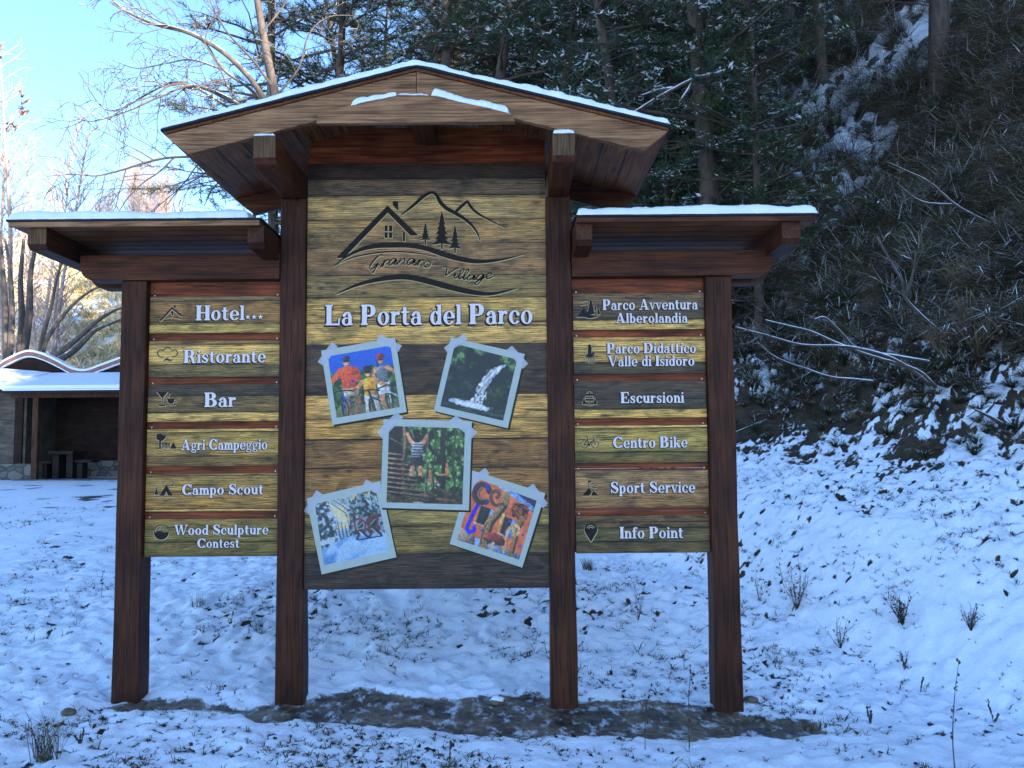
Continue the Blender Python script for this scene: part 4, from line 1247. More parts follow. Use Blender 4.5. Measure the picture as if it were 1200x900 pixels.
def snapshot(label, pic, org, sc_, card, inner, tapes, lay):
    f = lambda p: Z2(org[0] + p[0] / sc_, org[1] + p[1] / sc_)
    y = PY - .0024 - lay * .0022
    mb = MB()
    mb.sheet([(f(p)[0] + .010, f(p)[1] - .011) for p in card], y, 1)  # drop shadow of the card, printed as a dark copy shifted down and right
    mb.sheet([f(p) for p in card], y - .0005, 0)
    C = [np.array(f(p)) for p in inner]
    n = pic.n
    a = lin(pic.a.reshape(-1, 3)) / np.array((0.92, 1.17, 1.54))
    a = np.clip(a, 0, .9)
    k = mb.n
    V = []
    for j in range(n):
        for i in range(n):
            u, v = i / (n - 1), j / (n - 1)
            q = (C[0] * (1 - u) + C[1] * u) * (1 - v) + (C[3] * (1 - u) + C[2] * u) * v
            V.append((q[0], y - .0010, q[1]))
    mb.add(V[:1], [], 2, (1, 1, 1, 1)); mb.v.pop(); mb.c.pop(); mb.n -= 1
    mb.v.extend(V); mb.c.extend([tuple(c) + (1,) for c in a.tolist()])
    mb.f.extend([(k + j * n + i, k + (j + 1) * n + i, k + (j + 1) * n + i + 1, k + j * n + i + 1) for j in range(n - 1) for i in range(n - 1)])
    mb.m.extend([2] * ((n - 1) ** 2)); mb.n += n * n
    for tp in tapes: mb.sheet([f(p) for p in tp], y - .0015, 3)
    o = mb.build('snapshot', [M_CARD, M_SHADE, M_PIC, M_TAPE], panel)
    o['label'] = label


snapshot('printed snapshot of three cyclists under blue sky', pic_cyclists(), (365, 385), 7.5, [(85, 195), (735, 80), (838, 735), (185, 848)], [(145, 245), (695, 150), (778, 690), (222, 785)],
         [[(180, 118), (232, 158), (110, 330), (55, 295)], [(605, 50), (795, 150), (765, 205), (575, 105)]], 0)
snapshot('printed snapshot of a waterfall in a dark gorge', pic_waterfall(), (500, 385), 7.2, [(205, 75), (828, 215), (685, 842), (60, 695)], [(240, 128), (762, 262), (645, 778), (115, 655)],
         [[(315, 40), (348, 90), (175, 205), (145, 162)], [(720, 145), (858, 298), (810, 340), (670, 185)]], 0)
snapshot('printed snapshot of snowshoes in a snowy wood', pic_snow(), (350, 555), 7.2, [(65, 210), (688, 62), (825, 705), (195, 850)], [(138, 258), (650, 132), (765, 655), (215, 772)],
         [[(150, 138), (205, 175), (95, 352), (45, 315)], [(568, 48), (700, 112), (680, 172), (540, 108)]], 0)
snapshot('printed snapshot of an orange house front with carved trees', pic_mural(), (520, 545), 7.2, [(232, 42), (858, 238), (662, 865), (50, 665)], [(275, 108), (785, 300), (635, 798), (110, 628)],
         [[(350, 22), (388, 72), (240, 175), (205, 128)], [(755, 155), (880, 325), (835, 365), (705, 195)]], 0)
snapshot('printed snapshot of a person crossing a rope bridge in a wood', pic_rope(), (435, 480), 7.2, [(105, 80), (850, 98), (825, 850), (78, 828)], [(152, 138), (792, 158), (770, 800), (130, 782)],
         [[(210, 25), (275, 65), (95, 245), (48, 190)], [(715, 50), (900, 190), (850, 245), (662, 95)]], 1)

# ------------------------------------------------------------------ twelve direction boards
TAN, OLI, GRY, DRK, BRN, YEL = (150, 124, 74), (112, 104, 62), (104, 92, 70), (62, 54, 46), (122, 96, 60), (164, 142, 88)


def icon_shapes(kind):
    """pictogram strokes in a box 0..1 wide, z up, about 0.7 high"""
    o = []
    def st(p, w=.05, sm=True): o.append(g_stroke(p, w, 4, sm))
    if kind == 'house':
        st([(0.0, 0.0), (.55, .62)], .075, False); st([(.52, .62), (1.0, .20)], .075, False); st([(.18, .10), (.5, .18), (.8, .14), (1.0, .06)], [.02, .05, .05, .02]); o.append(g_rect(.52, .24, .60, .42)); o.append(g_ell(.52, .40, .05)); o.append(g_rect(.62, .60, .70, .74))
    elif kind == 'hat':
        st([(.30, .22), (.12, .25), (.02, .42), (.12, .58), (.30, .56), (.42, .68), (.62, .66), (.72, .56), (.90, .58), (1.0, .42), (.88, .26), (.70, .24)], .04)
        st([(.30, .02), (.50, .12), (.72, .04)], .04); st([(.35, .16), (.60, .06), (.75, .14)], .035); st([(.40, .10), (.55, .22)], .03)
    elif kind == 'drink':
        o.append([(0, .72), (.56, .72), (.30, .40), (.26, .40)]); o.append(g_rect(.255, .06, .305, .45)); o.append(g_rect(.12, 0, .44, .06)); o.append([(.52, .36), (.90, .36), (.82, .12), (.60, .12)]); o.append(g_rect(.48, .03, .95, .07)); o.append(g_ring(.91, .27, .10, .09, .035, .035)); st([(.62, .42), (.58, .52), (.64, .64)], .04)
    elif kind == 'farm':
        for c in ((.16, .62, .16, .12), (.30, .56, .16, .10), (.12, .52, .13, .09), (.24, .48, .15, .09)): o.append(g_ell(*c))
        o.append([(.14, .48), (.24, .48), (.23, .06), (.28, 0), (.10, 0), (.15, .06)])
        for k in range(6): o.append(g_rect(.30 + .065 * k, .02, .335 + .065 * k, .30))
        o.append(g_rect(.28, .22, .68, .25)); o.append([(.68, 0), (1.0, 0), (.84, .34)])
    elif kind == 'camp':
        o.append([(.26, 0), (.60, .56), (.94, 0), (.70, 0), (.60, .22), (.50, 0)]); o.append([(.0, .06), (.20, .06), (.10, .42)]); st([(.36, .60), (.44, .70), (.56, .66)], .03); st([(.70, .58), (.84, .70), (.98, .60), (.90, .48)], .03); st([(0, -.04), (1, -.04)], .03, False)
    elif kind == 'round':
        o.append(g_ring(.5, .36, .44, .44, .05, .05)); o.append([(.08, .33), (.35, .42), (.7, .34), (.92, .38), (.86, .10), (.66, -.04), (.5, -.07), (.3, -.03), (.12, .12)])
        st([(.2, .5), (.5, .66), (.8, .5)], .03); st([(.34, .5), (.5, .56), (.66, .48)], .025)
    elif kind == 'forest':
        for cx, z0, hh, ww in ((.64, .14, .72, .17), (.98, .14, .32, .07), (.84, .34, .26, .05)):
            for i in range(4): o.append([(cx, z0 + hh), (cx + ww * (.4 + .2 * i), z0 + hh * (.72 - .24 * i)), (cx - ww * (.4 + .2 * i), z0 + hh * (.72 - .24 * i))])
            o.append(g_rect(cx - .02, z0 - .05, cx + .02, z0 + .1))
        o.append([(.0, .02), (.30, .44), (.38, .40), (.44, .26), (.52, .24), (.6, .12), (.9, .0)]); st([(.3, .03), (.6, -.02), (.95, .05)], [.02, .05, .02])
        for k in range(6): o.append(g_ell(.22 + .11 * (k % 3), .56 + .10 * (k // 3) + .02 * k, .035, .03))
    elif kind == 'root':
        o.append([(.40, .42), (.62, .42), (.60, .60), (.62, .78), (.50, .84), (.42, .76)]); o.append(g_ell(.50, .84, .09)); o.append([(.60, .40), (.78, .40), (.68, .58)])
        for k in range(11):
            a = R(180 + 18 * k); st([(.52, .40), (.52 + .24 * math.cos(a), .36 + .20 * math.sin(a)), (.52 + .48 * math.cos(a + .2), .34 + .42 * math.sin(a + .1))], [.05, .035, .02])
    elif kind == 'pack':
        o.append(g_ring(.5, .32, .36, .40, .05, .05)); o.append(g_rect(.26, .04, .74, .12)); o.append(g_rect(.28, .42, .72, .50)); o.append(g_rect(.30, .56, .70, .66)); o.append(g_rect(.04, .0, .22, .26)); o.append(g_rect(.78, 0, .96, .26))
        st([(.36, .74), (.40, .86), (.60, .86), (.64, .74)], .05); 
        for k in range(4): o.append(g_rect(.30 + .11 * k, .18, .37 + .11 * k, .30))
    elif kind == 'bike':
        for cx in (.22, .80): o.append(g_ring(cx, .22, .21, .21, .035, .035))
        for p in ([(.22, .22), (.40, .50), (.72, .50), (.48, .20), (.22, .22)], [(.48, .20), (.36, .62)], [(.80, .22), (.68, .62), (.80, .66)], [(.28, .63), (.44, .63)]): st(p, .04, False)
        o.append(g_ell(.48, .20, .05)); o.append(g_ell(.22, .22, .035)); o.append(g_ell(.80, .22, .035))
    elif kind == 'peak':
        o.append([(.0, 0), (.40, .46), (.58, .22), (.44, 0)]); o.append([(.52, 0), (.66, .30), (.98, 0)]); o.append(g_rect(.36, .44, .40, .90)); o.append([(.41, .90), (.62, .84), (.41, .74)]); st([(.5, .62), (.66, .70), (.80, .58), (.96, .62)], .035); st([(.55, .52), (.75, .44), (.92, .50)], .03)
    elif kind == 'pin':
        o.append([(.5 + .36 * math.cos(R(a)), .48 + .36 * math.sin(R(a))) for a in range(-25, 206, 14)] + [(.5, -.20)])
    return o


def direction_board(lines, kind, side, i, rows, hx, label=None):
    x0, x1 = (-2.168, -1.388) if side == 'L' else (0.370, 1.156)
    z1 = 2.495 - .2645 * i; z0 = z1 - .2195
    rr = random.Random(i * 7 + (side == 'R') * 31)
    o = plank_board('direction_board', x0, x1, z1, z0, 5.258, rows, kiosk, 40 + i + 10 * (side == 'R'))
    ink = Ink(5.257)
    for (txt, a, b_, base, cap) in lines:
        q0, q1 = Z2(a, base, 5.257), Z2(b_, base, 5.257)
        ink.text(txt, q0[0], q1[0], q0[1], Z2(a, base - cap, 5.257)[1] - q0[1], (0, 1))
    ink.mb.build('lettering', [M_WHITE, M_DARK], o)
    ink = Ink(5.257)
    (ax, ay), (bx, _) = Z2(hx[0], hx[2], 5.257), Z2(hx[1], hx[2], 5.257)
    k = bx - ax
    sh = [[(ax + p[0] * k, ay + p[1] * k) for p in s] if not isinstance(s, tuple) else ('multi', [[(ax + p[0] * k, ay + p[1] * k) for p in q] for q in s[1]]) for s in icon_shapes(kind)]
    ink.put(sh, 1, .0030, -.0040); ink.put(sh, 1, -.0028, -.0030)
    ink.put(sh, 0, lift=.0012)
    if kind == 'pin':
        ink.put([('multi', [[(ax + p[0] * k, ay + p[1] * k) for p in q] for q in g_ring(.5, .50, r_, r_ * 1.0, .035, .035, 20, 160)[1]]) for r_ in (.24, .14)], 1, lift=.0022)
    ink.mb.build('pictogram', [M_DARK if kind not in ('peak',) else M_BROWN, M_CREAM], o)
    for sx in (x0 + .02, x1 - .02):
        mb = MB(); mb.add([(sx + .004 * math.cos(R(60 * q)), 5.2745, z1 + .012 + .004 * math.sin(R(60 * q))) for q in range(6)], [tuple(range(5, -1, -1))])
        mb.build('screw', M_SCREW, o)
    o['label'] = 'direction board with %s pictogram' % {'house': 'a little roof', 'hat': 'a chef hat', 'drink': 'a cocktail glass and cup', 'farm': 'a tree, fence and tent', 'camp': 'a camp tent', 'round': 'a round landscape', 'forest': 'a forest', 'root': 'a rooted stump', 'pack': 'a backpack', 'bike': 'a bicycle', 'peak': 'a flag on a peak', 'pin': 'a map pin'}[kind]
    return o


BD = [
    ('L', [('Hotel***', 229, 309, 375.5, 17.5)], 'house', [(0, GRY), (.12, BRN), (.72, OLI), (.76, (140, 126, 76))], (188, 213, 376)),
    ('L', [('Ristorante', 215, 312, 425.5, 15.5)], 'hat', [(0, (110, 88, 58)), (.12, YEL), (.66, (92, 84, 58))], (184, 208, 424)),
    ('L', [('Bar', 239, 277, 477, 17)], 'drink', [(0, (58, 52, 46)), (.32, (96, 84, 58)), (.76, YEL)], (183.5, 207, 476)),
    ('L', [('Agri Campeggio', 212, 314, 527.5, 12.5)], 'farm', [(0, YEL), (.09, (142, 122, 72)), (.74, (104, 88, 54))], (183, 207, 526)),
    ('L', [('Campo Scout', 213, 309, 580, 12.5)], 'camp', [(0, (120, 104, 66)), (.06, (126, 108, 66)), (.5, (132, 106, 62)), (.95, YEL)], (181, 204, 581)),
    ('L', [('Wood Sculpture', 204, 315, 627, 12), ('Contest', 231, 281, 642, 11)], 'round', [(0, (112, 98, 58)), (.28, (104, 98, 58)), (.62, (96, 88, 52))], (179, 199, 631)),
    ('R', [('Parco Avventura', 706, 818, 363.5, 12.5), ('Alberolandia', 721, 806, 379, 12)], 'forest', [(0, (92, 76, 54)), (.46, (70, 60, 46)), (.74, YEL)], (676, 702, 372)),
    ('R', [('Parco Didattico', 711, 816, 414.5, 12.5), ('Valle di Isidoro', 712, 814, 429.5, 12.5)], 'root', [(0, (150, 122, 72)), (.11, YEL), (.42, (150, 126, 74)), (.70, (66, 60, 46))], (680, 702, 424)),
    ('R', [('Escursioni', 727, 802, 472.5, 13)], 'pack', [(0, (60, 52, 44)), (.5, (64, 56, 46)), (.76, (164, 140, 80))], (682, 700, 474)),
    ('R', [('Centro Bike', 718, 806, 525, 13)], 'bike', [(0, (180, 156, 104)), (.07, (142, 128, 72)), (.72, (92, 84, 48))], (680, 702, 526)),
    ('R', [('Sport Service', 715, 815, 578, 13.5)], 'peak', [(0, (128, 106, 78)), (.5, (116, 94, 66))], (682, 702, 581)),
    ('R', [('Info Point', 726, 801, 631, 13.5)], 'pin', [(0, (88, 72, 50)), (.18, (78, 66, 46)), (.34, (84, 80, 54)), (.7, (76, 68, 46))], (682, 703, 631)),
]
cnt = {'L': 0, 'R': 0}
for side, lines, kind, rows, hx in BD:
    direction_board(lines, kind, side, cnt[side], rows, hx); cnt[side] += 1
# ------------------------------------------------------------------ the wooden hut with a wavy parapet, and its picnic place
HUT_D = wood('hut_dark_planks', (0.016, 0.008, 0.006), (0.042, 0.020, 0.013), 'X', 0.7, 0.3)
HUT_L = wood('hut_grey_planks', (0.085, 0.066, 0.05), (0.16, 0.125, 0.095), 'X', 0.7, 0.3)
HUT_B = wood('hut_brown_post', (0.065, 0.028, 0.015), (0.12, 0.052, 0.028), 'Z', 0.7, 0.3)


def stone_wall():
    m, t, b = new_mat('rubble_stone')
    co = coords(t, (3.2, 3.2, 4.6))
    v1 = nd(t, 'ShaderNodeTexVoronoi', {'Vector': co, 'Scale': 1.0})
    v2 = nd(t, 'ShaderNodeTexVoronoi', {'Vector': co, 'Scale': 1.0}, feature='DISTANCE_TO_EDGE')
    c = mix(t, nd(t, 'ShaderNodeSeparateColor', {0: v1.outputs['Color']}).outputs[0], (0.08, 0.072, 0.06), (0.20, 0.175, 0.145))
    c = mix(t, ramp(t, v2.outputs['Distance'], [(0.02, 0.0), (0.09, 1.0)]), (0.06, 0.055, 0.05), c)
    t.links.new(c, b.inputs['Base Color']); b.inputs['Roughness'].default_value = .85
    bp = nd(t, 'ShaderNodeBump', {'Height': v2.outputs['Distance'], 'Strength': .6, 'Distance': .05}); t.links.new(bp.outputs[0], b.inputs['Normal'])
    return m


STONE = stone_wall()
TILE = plain('pink_clay_tile', (0.30, 0.15, 0.13), 0.7, 0.25, 12)
HY = 21.6
hx = lambda px, Y=HY: P(px, 500, Y).x
hz = lambda py, px=70, Y=HY: P(px, py, Y).z
GZ = gz(hx(70), HY)
hut = thing('wooden_hut', 'dark wooden hut with a wavy snow-edged parapet and an open porch behind the board', 'hut', (hx(90), HY + 1.2, GZ))
XL_, XR_, XP = hx(-130), hx(330), hx(19)
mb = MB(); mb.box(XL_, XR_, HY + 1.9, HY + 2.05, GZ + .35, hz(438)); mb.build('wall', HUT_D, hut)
mb = MB(); mb.box(XL_, hx(7), HY + .45, HY + .60, GZ + .42, hz(452))
for k in range(11): mb.box(XL_, hx(7), HY + .435, HY + .449, GZ + .45 + k * .175, GZ + .61 + k * .175)
mb.build('front_wall', HUT_L, hut)
mb = MB(); mb.box(hx(6), hx(15.5), HY + .40, HY + .58, GZ + .40, hz(455)); mb.build('corner_post', HUT_D, hut)
mb = MB(); mb.box(hx(15.6), hx(18.6), HY + .45, HY + 1.88, GZ + .38, hz(447)); mb.build('side_wall', HUT_L, hut)
mb = MB(); mb.box(XL_, hx(37), HY + .30, HY + .70, GZ - .4, GZ + .41); mb.box(XP, XR_, HY + 1.75, HY + 1.895, GZ - .4, GZ + .46)
mb.build('stone_base', STONE, hut)
mb = MB(); mb.box(XP, XR_, HY - .1, HY + 1.74, GZ - .3, GZ + .03); mb.build('porch_floor', STONE, hut)
# parapet wave
wave_px = [(-130, 440), (-80, 436), (-40, 440), (-10, 434), (8, 424), (30, 415), (48, 418), (68, 427), (84, 435), (100, 437), (118, 431), (140, 423), (165, 416), (195, 420), (230, 434), (262, 437), (300, 425), (330, 416)]
wv = [tuple(q) for q in smooth_path([(hx(a, HY + 1.9), hz(b_, a, HY + 1.9)) for a, b_ in wave_px], 5)]
mb = MB()
zb = hz(446, 70, HY + 1.9)
for i in range(len(wv) - 1): mb.add([(wv[i][0], HY + 1.9, zb), (wv[i + 1][0], HY + 1.9, zb), (wv[i + 1][0], HY + 1.9, wv[i + 1][1]), (wv[i][0], HY + 1.9, wv[i][1]),
                                     (wv[i][0], HY + 2.1, zb), (wv[i + 1][0], HY + 2.1, zb), (wv[i + 1][0], HY + 2.1, wv[i + 1][1]), (wv[i][0], HY + 2.1, wv[i][1])], [(0, 1, 2, 3), (7, 6, 5, 4), (3, 2, 6, 7)])
par = mb.build('parapet', HUT_D, hut)
def ribbon_y(path, dz0, dz1, y0, y1, name, mt, parent, sm=False):
    mb = MB(); n = len(path)
    V = []
    for x, z in path: V += [(x, y0, z + dz0), (x, y0, z + dz1), (x, y1, z + dz1), (x, y1, z + dz0)]
    Fq = []
    for i in range(n - 1):
        for k in range(4):
            k2 = (k + 1) % 4
            Fq.append((4 * i + k, 4 * i + k2, 4 * i + 4 + k2, 4 * i + 4 + k))
    Fq += [(3, 2, 1, 0), tuple(4 * (n - 1) + k for k in range(4))]
    mb.add(V, Fq); return mb.build(name, mt, parent, smooth=sm)
ribbon_y(wv, -.065, .045, HY + 1.82, HY + 2.2, 'tile_coping', TILE, par)
ribbon_y(wv, -.095, -.066, HY + 1.80, HY + 1.9, 'snow_edge', SNOW, par)
ribbon_y(wv, .046, .10, HY + 1.80, HY + 2.2, 'snow_layer', SNOW, par)
# porch canopy
ze, zk = hz(459), hz(441, 70, HY + 1.85)
mb = MB()
mb.prism_x([(HY - .35, ze - .02), (HY - .35, ze + .04), (HY + 1.86, zk), (HY + 1.86, zk - .06)], hx(12), XR_)
mb.add([(hx(12), HY - .35, ze - .02), (hx(-60), HY - .1, ze + .42), (hx(-60), HY + 1.86, zk + .12), (hx(12), HY + 1.86, zk - .06)], [(0, 1, 2, 3), (3, 2, 1, 0)])
can = mb.build('canopy_roof', HUT_B, hut)
mb = MB(); mb.prism_x([(HY - .37, ze + .045), (HY - .37, ze + .13), (HY - .2, ze + .17), (HY + 1.86, zk + .10), (HY + 1.86, zk + .005)], hx(11), XR_)
a_, b_, c_, d_ = (hx(11), HY - .36, ze + .03), (hx(-60), HY - .1, ze + .45), (hx(-60), HY + 1.86, zk + .15), (hx(11), HY + 1.86, zk + .01)
up_ = lambda p, h: (p[0], p[1], p[2] + h)
mb.add([a_, b_, c_, d_, up_(a_, .1), up_(b_, .1), up_(c_, .1), up_(d_, .1)], [(0, 1, 2, 3), (7, 6, 5, 4), (0, 4, 5, 1), (1, 5, 6, 2), (2, 6, 7, 3)])
mb.build('snow_layer', SNOW, can)
mb = MB(); mb.prism_x([(HY - .43, ze - .055), (HY - .43, ze + .00), (HY - .36, ze + .00), (HY - .36, ze - .055)], hx(13), XR_); mb.build('gutter', M_FELT, can)
mb = MB(); mb.prism_x([(HY - .43, ze + .002), (HY - .43, ze + .035), (HY - .375, ze + .035), (HY - .375, ze + .002)], hx(13), XR_); mb.build('gutter_snow', SNOW, can)
mb = MB(); mb.box(hx(13), XR_, HY - .06, HY + .06, hz(466), hz(460.5)); mb.build('porch_beam', HUT_B, hut)
for px in (42.5, 190, 300):
    mb = MB(); mb.box(hx(px) - .068, hx(px) + .068, HY - .07, HY + .07, GZ - .1, hz(466)); mb.build('porch_post', HUT_B, hut, bevel=.006)

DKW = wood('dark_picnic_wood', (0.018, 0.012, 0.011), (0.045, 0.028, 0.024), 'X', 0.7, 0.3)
def pic_table(name, label, cat, px0, px1, ptop, Y, legs, thick=.09, depth=.75):
    x0, x1 = hx(px0, Y), hx(px1, Y); zt = hz(ptop, 70, Y)
    g = GZ + .03
    tb = thing(name, label, cat, ((x0 + x1) / 2, Y, g))
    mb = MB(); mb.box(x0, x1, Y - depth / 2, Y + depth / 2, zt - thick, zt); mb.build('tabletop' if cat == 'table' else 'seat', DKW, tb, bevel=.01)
    for a, b_ in legs:
        mb = MB(); mb.box(hx(a, Y), hx(b_, Y), Y - depth * .36, Y + depth * .36, g, zt - thick - .001); mb.build('leg', DKW, tb, bevel=.008)
pic_table('picnic_table', 'dark heavy picnic table on two block legs in the hut porch', 'table', 66, 95, 528.5, HY + .75, ((69, 76.5), (85, 92.5)))
pic_table('picnic_bench', 'dark low bench left of the picnic table beside the porch post', 'bench', 46, 66, 540, HY + .7, ((51, 60),), .07, .4)
pic_table('picnic_bench', 'dark low bench with snowy end right of the picnic table', 'bench', 93.5, 113, 539, HY + .7, ((94.5, 101),), .07, .4)
# ------------------------------------------------------------------ trees and shrubs
BK_PINE = bark('pine_bark', (0.028, 0.020, 0.015), (0.095, 0.062, 0.043))
BK_PALE = bark('pale_bare_bark', (0.26, 0.19, 0.16), (0.46, 0.36, 0.32), vscale=(5, 5, 9))
BK_TWIG = bark('snow_dusted_branch_bark', (0.060, 0.045, 0.038), (0.15, 0.115, 0.092), snow=.30, vscale=(9, 9, 4))
BK_DARK = bark('snow_topped_dark_branch', (0.045, 0.032, 0.024), (0.11, 0.08, 0.058), snow=.72, vscale=(9, 9, 9))
NEEDLE = leafy('pine_needles', (0.011, 0.026, 0.010), (0.046, 0.066, 0.022), 1.2)
NEEDLE_B = leafy('blueish_pine_needles', (0.016, 0.036, 0.022), (0.040, 0.070, 0.036), 1.2)
RUST = leafy('withered_rusty_leaves', (0.22, 0.12, 0.08), (0.36, 0.21, 0.14), 4.0)


def rvec(rg, n): 
    v = rg.normal(size=(n, 3)); return v / np.linalg.norm(v, axis=1, keepdims=True)


def clumps(mb, C, D, rg, K=14, L=.17, wd=.007, m=0, snow_m=None, snow_p=.4):
    """needle tufts at points C, pointing roughly along D"""
    n = len(C)
    C = np.repeat(C, K, 0); Dd = np.repeat(D, K, 0)
    d = Dd * .75 + rvec(rg, n * K) * .85 + np.array([0, 0, .25])
    d /= np.linalg.norm(d, axis=1, keepdims=True)
    b = C + Dd * (rg.random((n * K, 1)) - .5) * L * 1.1
    t = b + d * L * (.7 + .5 * rg.random((n * K, 1)))
    s = np.cross(d, rvec(rg, n * K)); s /= np.linalg.norm(s, axis=1, keepdims=True) + 1e-9
    V = np.stack([b - s * wd, b + s * wd, t], 1).reshape(-1, 3)
    F_ = np.arange(n * K * 3).reshape(-1, 3)
    mb.arrays(V, F_, m)
    if snow_m is not None:
        pick = rg.random(n) < snow_p
        Cs = np.repeat(C[::K][pick], 8, 0)
        if len(Cs):
            k = len(Cs)
            b = Cs + rg.normal(size=(k, 3)) * L * np.array([.32, .32, .10]) + np.array([0, 0, L * .16])
            a = rg.random(k) * 6.283
            u = np.stack([np.cos(a), np.sin(a), rg.normal(size=k) * .25], 1); v = np.stack([-np.sin(a), np.cos(a), rg.normal(size=k) * .25], 1)
            ln = L * (.14 + .20 * rg.random((k, 1)))
            V = np.stack([b - u * ln, b + v * ln * .32, b + u * ln, b - v * ln * .32], 1).reshape(-1, 3)
            mb.arrays(V, np.arange(k * 4).reshape(-1, 4), snow_m)


def path(rg, p, d, length, n, wob, lift=0.0):
    pts = [np.array(p, float)]; d = np.array(d, float); d /= np.linalg.norm(d)
    for i in range(n):
        d = d + rg.normal(size=3) * wob + np.array([0, 0, lift]); d /= np.linalg.norm(d)
        pts.append(pts[-1] + d * length / n)
    return pts


def make_pine(seed, H=15, r=.16, crown0=.3, spread=2.6, nb=80, ncl=9, K=12, L=.2, snow=.35, dead=16, needle=None, name='pine_tree', lean=0.0, droop=-.03):
    rg = np.random.default_rng(seed)
    root = thing(name, None, 'pine tree')
    tr = MB()
    tp = path(rg, (0, 0, -.4), (lean, rg.normal() * .03, 1), H + .4, 10, .025)
    tr.tube(tp, [r * (1 - .88 * (i / 10) ** 1.15) for i in range(11)], 9, 0, cap=False)
    def at(z):
        f = np.clip((z + .4) / (H + .4), 0, .999) * 10; i = int(f); return tp[i] * (1 - f + i) + tp[i + 1] * (f - i)
    for k in range(dead):
        z = H * (.06 + crown0 * rg.random()); a = rg.random() * 6.283
        pp = path(rg, at(z), (math.cos(a), math.sin(a), rg.normal() * .25), .5 + 1.5 * rg.random(), 4, .16)
        tr.tube(pp, [.016, .012, .009, .006, .004], 3, 0, cap=False)
        for q in range(3):
            i = rg.integers(1, 4); tr.tube(path(rg, pp[i], rvec(rg, 1)[0] + np.array([math.cos(a), math.sin(a), 0]), .3 + .5 * rg.random(), 3, .2), [.006, .005, .004, .003], 3, 0, cap=False)
    cr = MB(); CC = []; DD = []
    for k in range(nb):
        f = (k + rg.random()) / nb
        z = H * (crown0 + (1 - crown0) * f)
        a = rg.random() * 6.283
        prof = (1 - f) ** .7 * (.55 + .45 * min(1, f * 5)) + .10
        ln = spread * prof * (.65 + .5 * rg.random())
        bp = path(rg, at(z), (math.cos(a), math.sin(a), .05 + .35 * f), ln, 5, .11, droop)
        r0 = min(.045, .012 + .012 * ln)
        tr.tube(bp, [r0 * (1 - .16 * i) for i in range(6)], 4, 0, cap=False)
        nc = max(3, int(ncl * ln / spread * 1.3))
        for q in range(nc):
            i = rg.integers(1, 6)
            base = bp[i] + (bp[max(i - 1, 0)] - bp[i]) * rg.random()
            dd = (bp[i] - bp[i - 1]); dd /= np.linalg.norm(dd)
            sd = rvec(rg, 1)[0] * np.array([1, 1, .35]) + dd * .9; sd /= np.linalg.norm(sd)
            tl = (.15 + .5 * rg.random()) * min(1, ln / 1.5)
            tip = base + sd * tl
            tr.tube([base, (base + tip) / 2 + rg.normal(size=3) * .02, tip], [.008, .006, .004], 3, 0, cap=False)
            for s_ in range(2 if tl < .3 else 3):
                CC.append(tip - sd * tl * .38 * s_); DD.append(sd)
    tr.build('trunk', BK_PINE, root, smooth=True)
    clumps(cr, np.array(CC), np.array(DD), rg, K, L, .0075, 0, 1, snow)
    cr.build('crown', [needle or NEEDLE, SNOW], root)
    return root


def branchy(mb, pts, r0, r1, rg, depth, dens, tl, lift=.0, plane=None, m=0, sides=5):
    """a limb with side twigs, recursive"""
    n = len(pts)
    mb.tube(pts, [r0 + (r1 - r0) * i / (n - 1) for i in range(n)], sides, m, cap=False)
    if depth == 0: return
    seg = [np.linalg.norm(np.array(pts[i + 1]) - np.array(pts[i])) for i in range(n - 1)]
    tot = sum(seg)
    k = max(2, int(tot * dens))
    for q in range(k):
        f = (.12 + .88 * (q + rg.random()) / k) * (n - 1)
        i = min(int(f), n - 2); p = np.array(pts[i]) * (1 - f + i) + np.array(pts[i + 1]) * (f - i)
        d = np.array(pts[i + 1]) - np.array(pts[i]); d /= np.linalg.norm(d) + 1e-9
        s = rvec(rg, 1)[0]; s = s - d * s.dot(d); s /= np.linalg.norm(s) + 1e-9
        ln = tl * (.45 + .8 * rg.random()) * (1.15 - .6 * f / (n - 1))
        pp = path(rg, p, d * .75 + s * .85, ln, 5 if depth > 1 else 4, .15, lift)
        rr_ = max(.0048, (r0 + (r1 - r0) * f / (n - 1)) * .55)
        branchy(mb, pp, rr_, max(.0035, rr_ * .4), rg, depth - 1, dens * 1.7, tl * .45, lift, None, m, 4 if depth > 1 else 3)


def ph(pts, Y, dy=0.0):
    """a limb traced on the photograph, set at depth Y with its own depth wander"""
    q = [np.array(P(a, b_, Y + dy * i)) for i, (a, b_) in enumerate(pts)]
    return [np.array(v) for v in smooth_path(q, 4)]


# arching bare tree behind the left roof
rg = np.random.default_rng(42)
TY = 13.0
bx = P(352, 400, TY)
arch = thing('bare_tree', 'leafless tree with long snow-dusted branches arching left over the left side roof', 'tree', (bx.x, TY, gz(bx.x, TY)))
tb = MB()
stemA = [np.array((bx.x, TY, gz(bx.x, TY) - .2))] + ph([(350, 330), (338, 210), (322, 112), (310, 50), (300, -10), (292, -70)], TY, .03)
tb.tube(stemA, [.10 - .062 * i / (len(stemA) - 1) for i in range(len(stemA))], 8, 0, cap=False)
stemB = [np.array((bx.x + .15, TY + .2, gz(bx.x, TY) - .2))] + ph([(358, 300), (345, 200), (312, 120), (272, 70), (225, 40), (180, 28), (140, 8), (118, -18)], TY + .1, -.12)
tb.tube(stemB, [.060 - .050 * i / (len(stemB) - 1) for i in range(len(stemB))], 7, 0, cap=False)
tb.build('trunk', BK_TWIG, arch, smooth=True)
lb = MB()
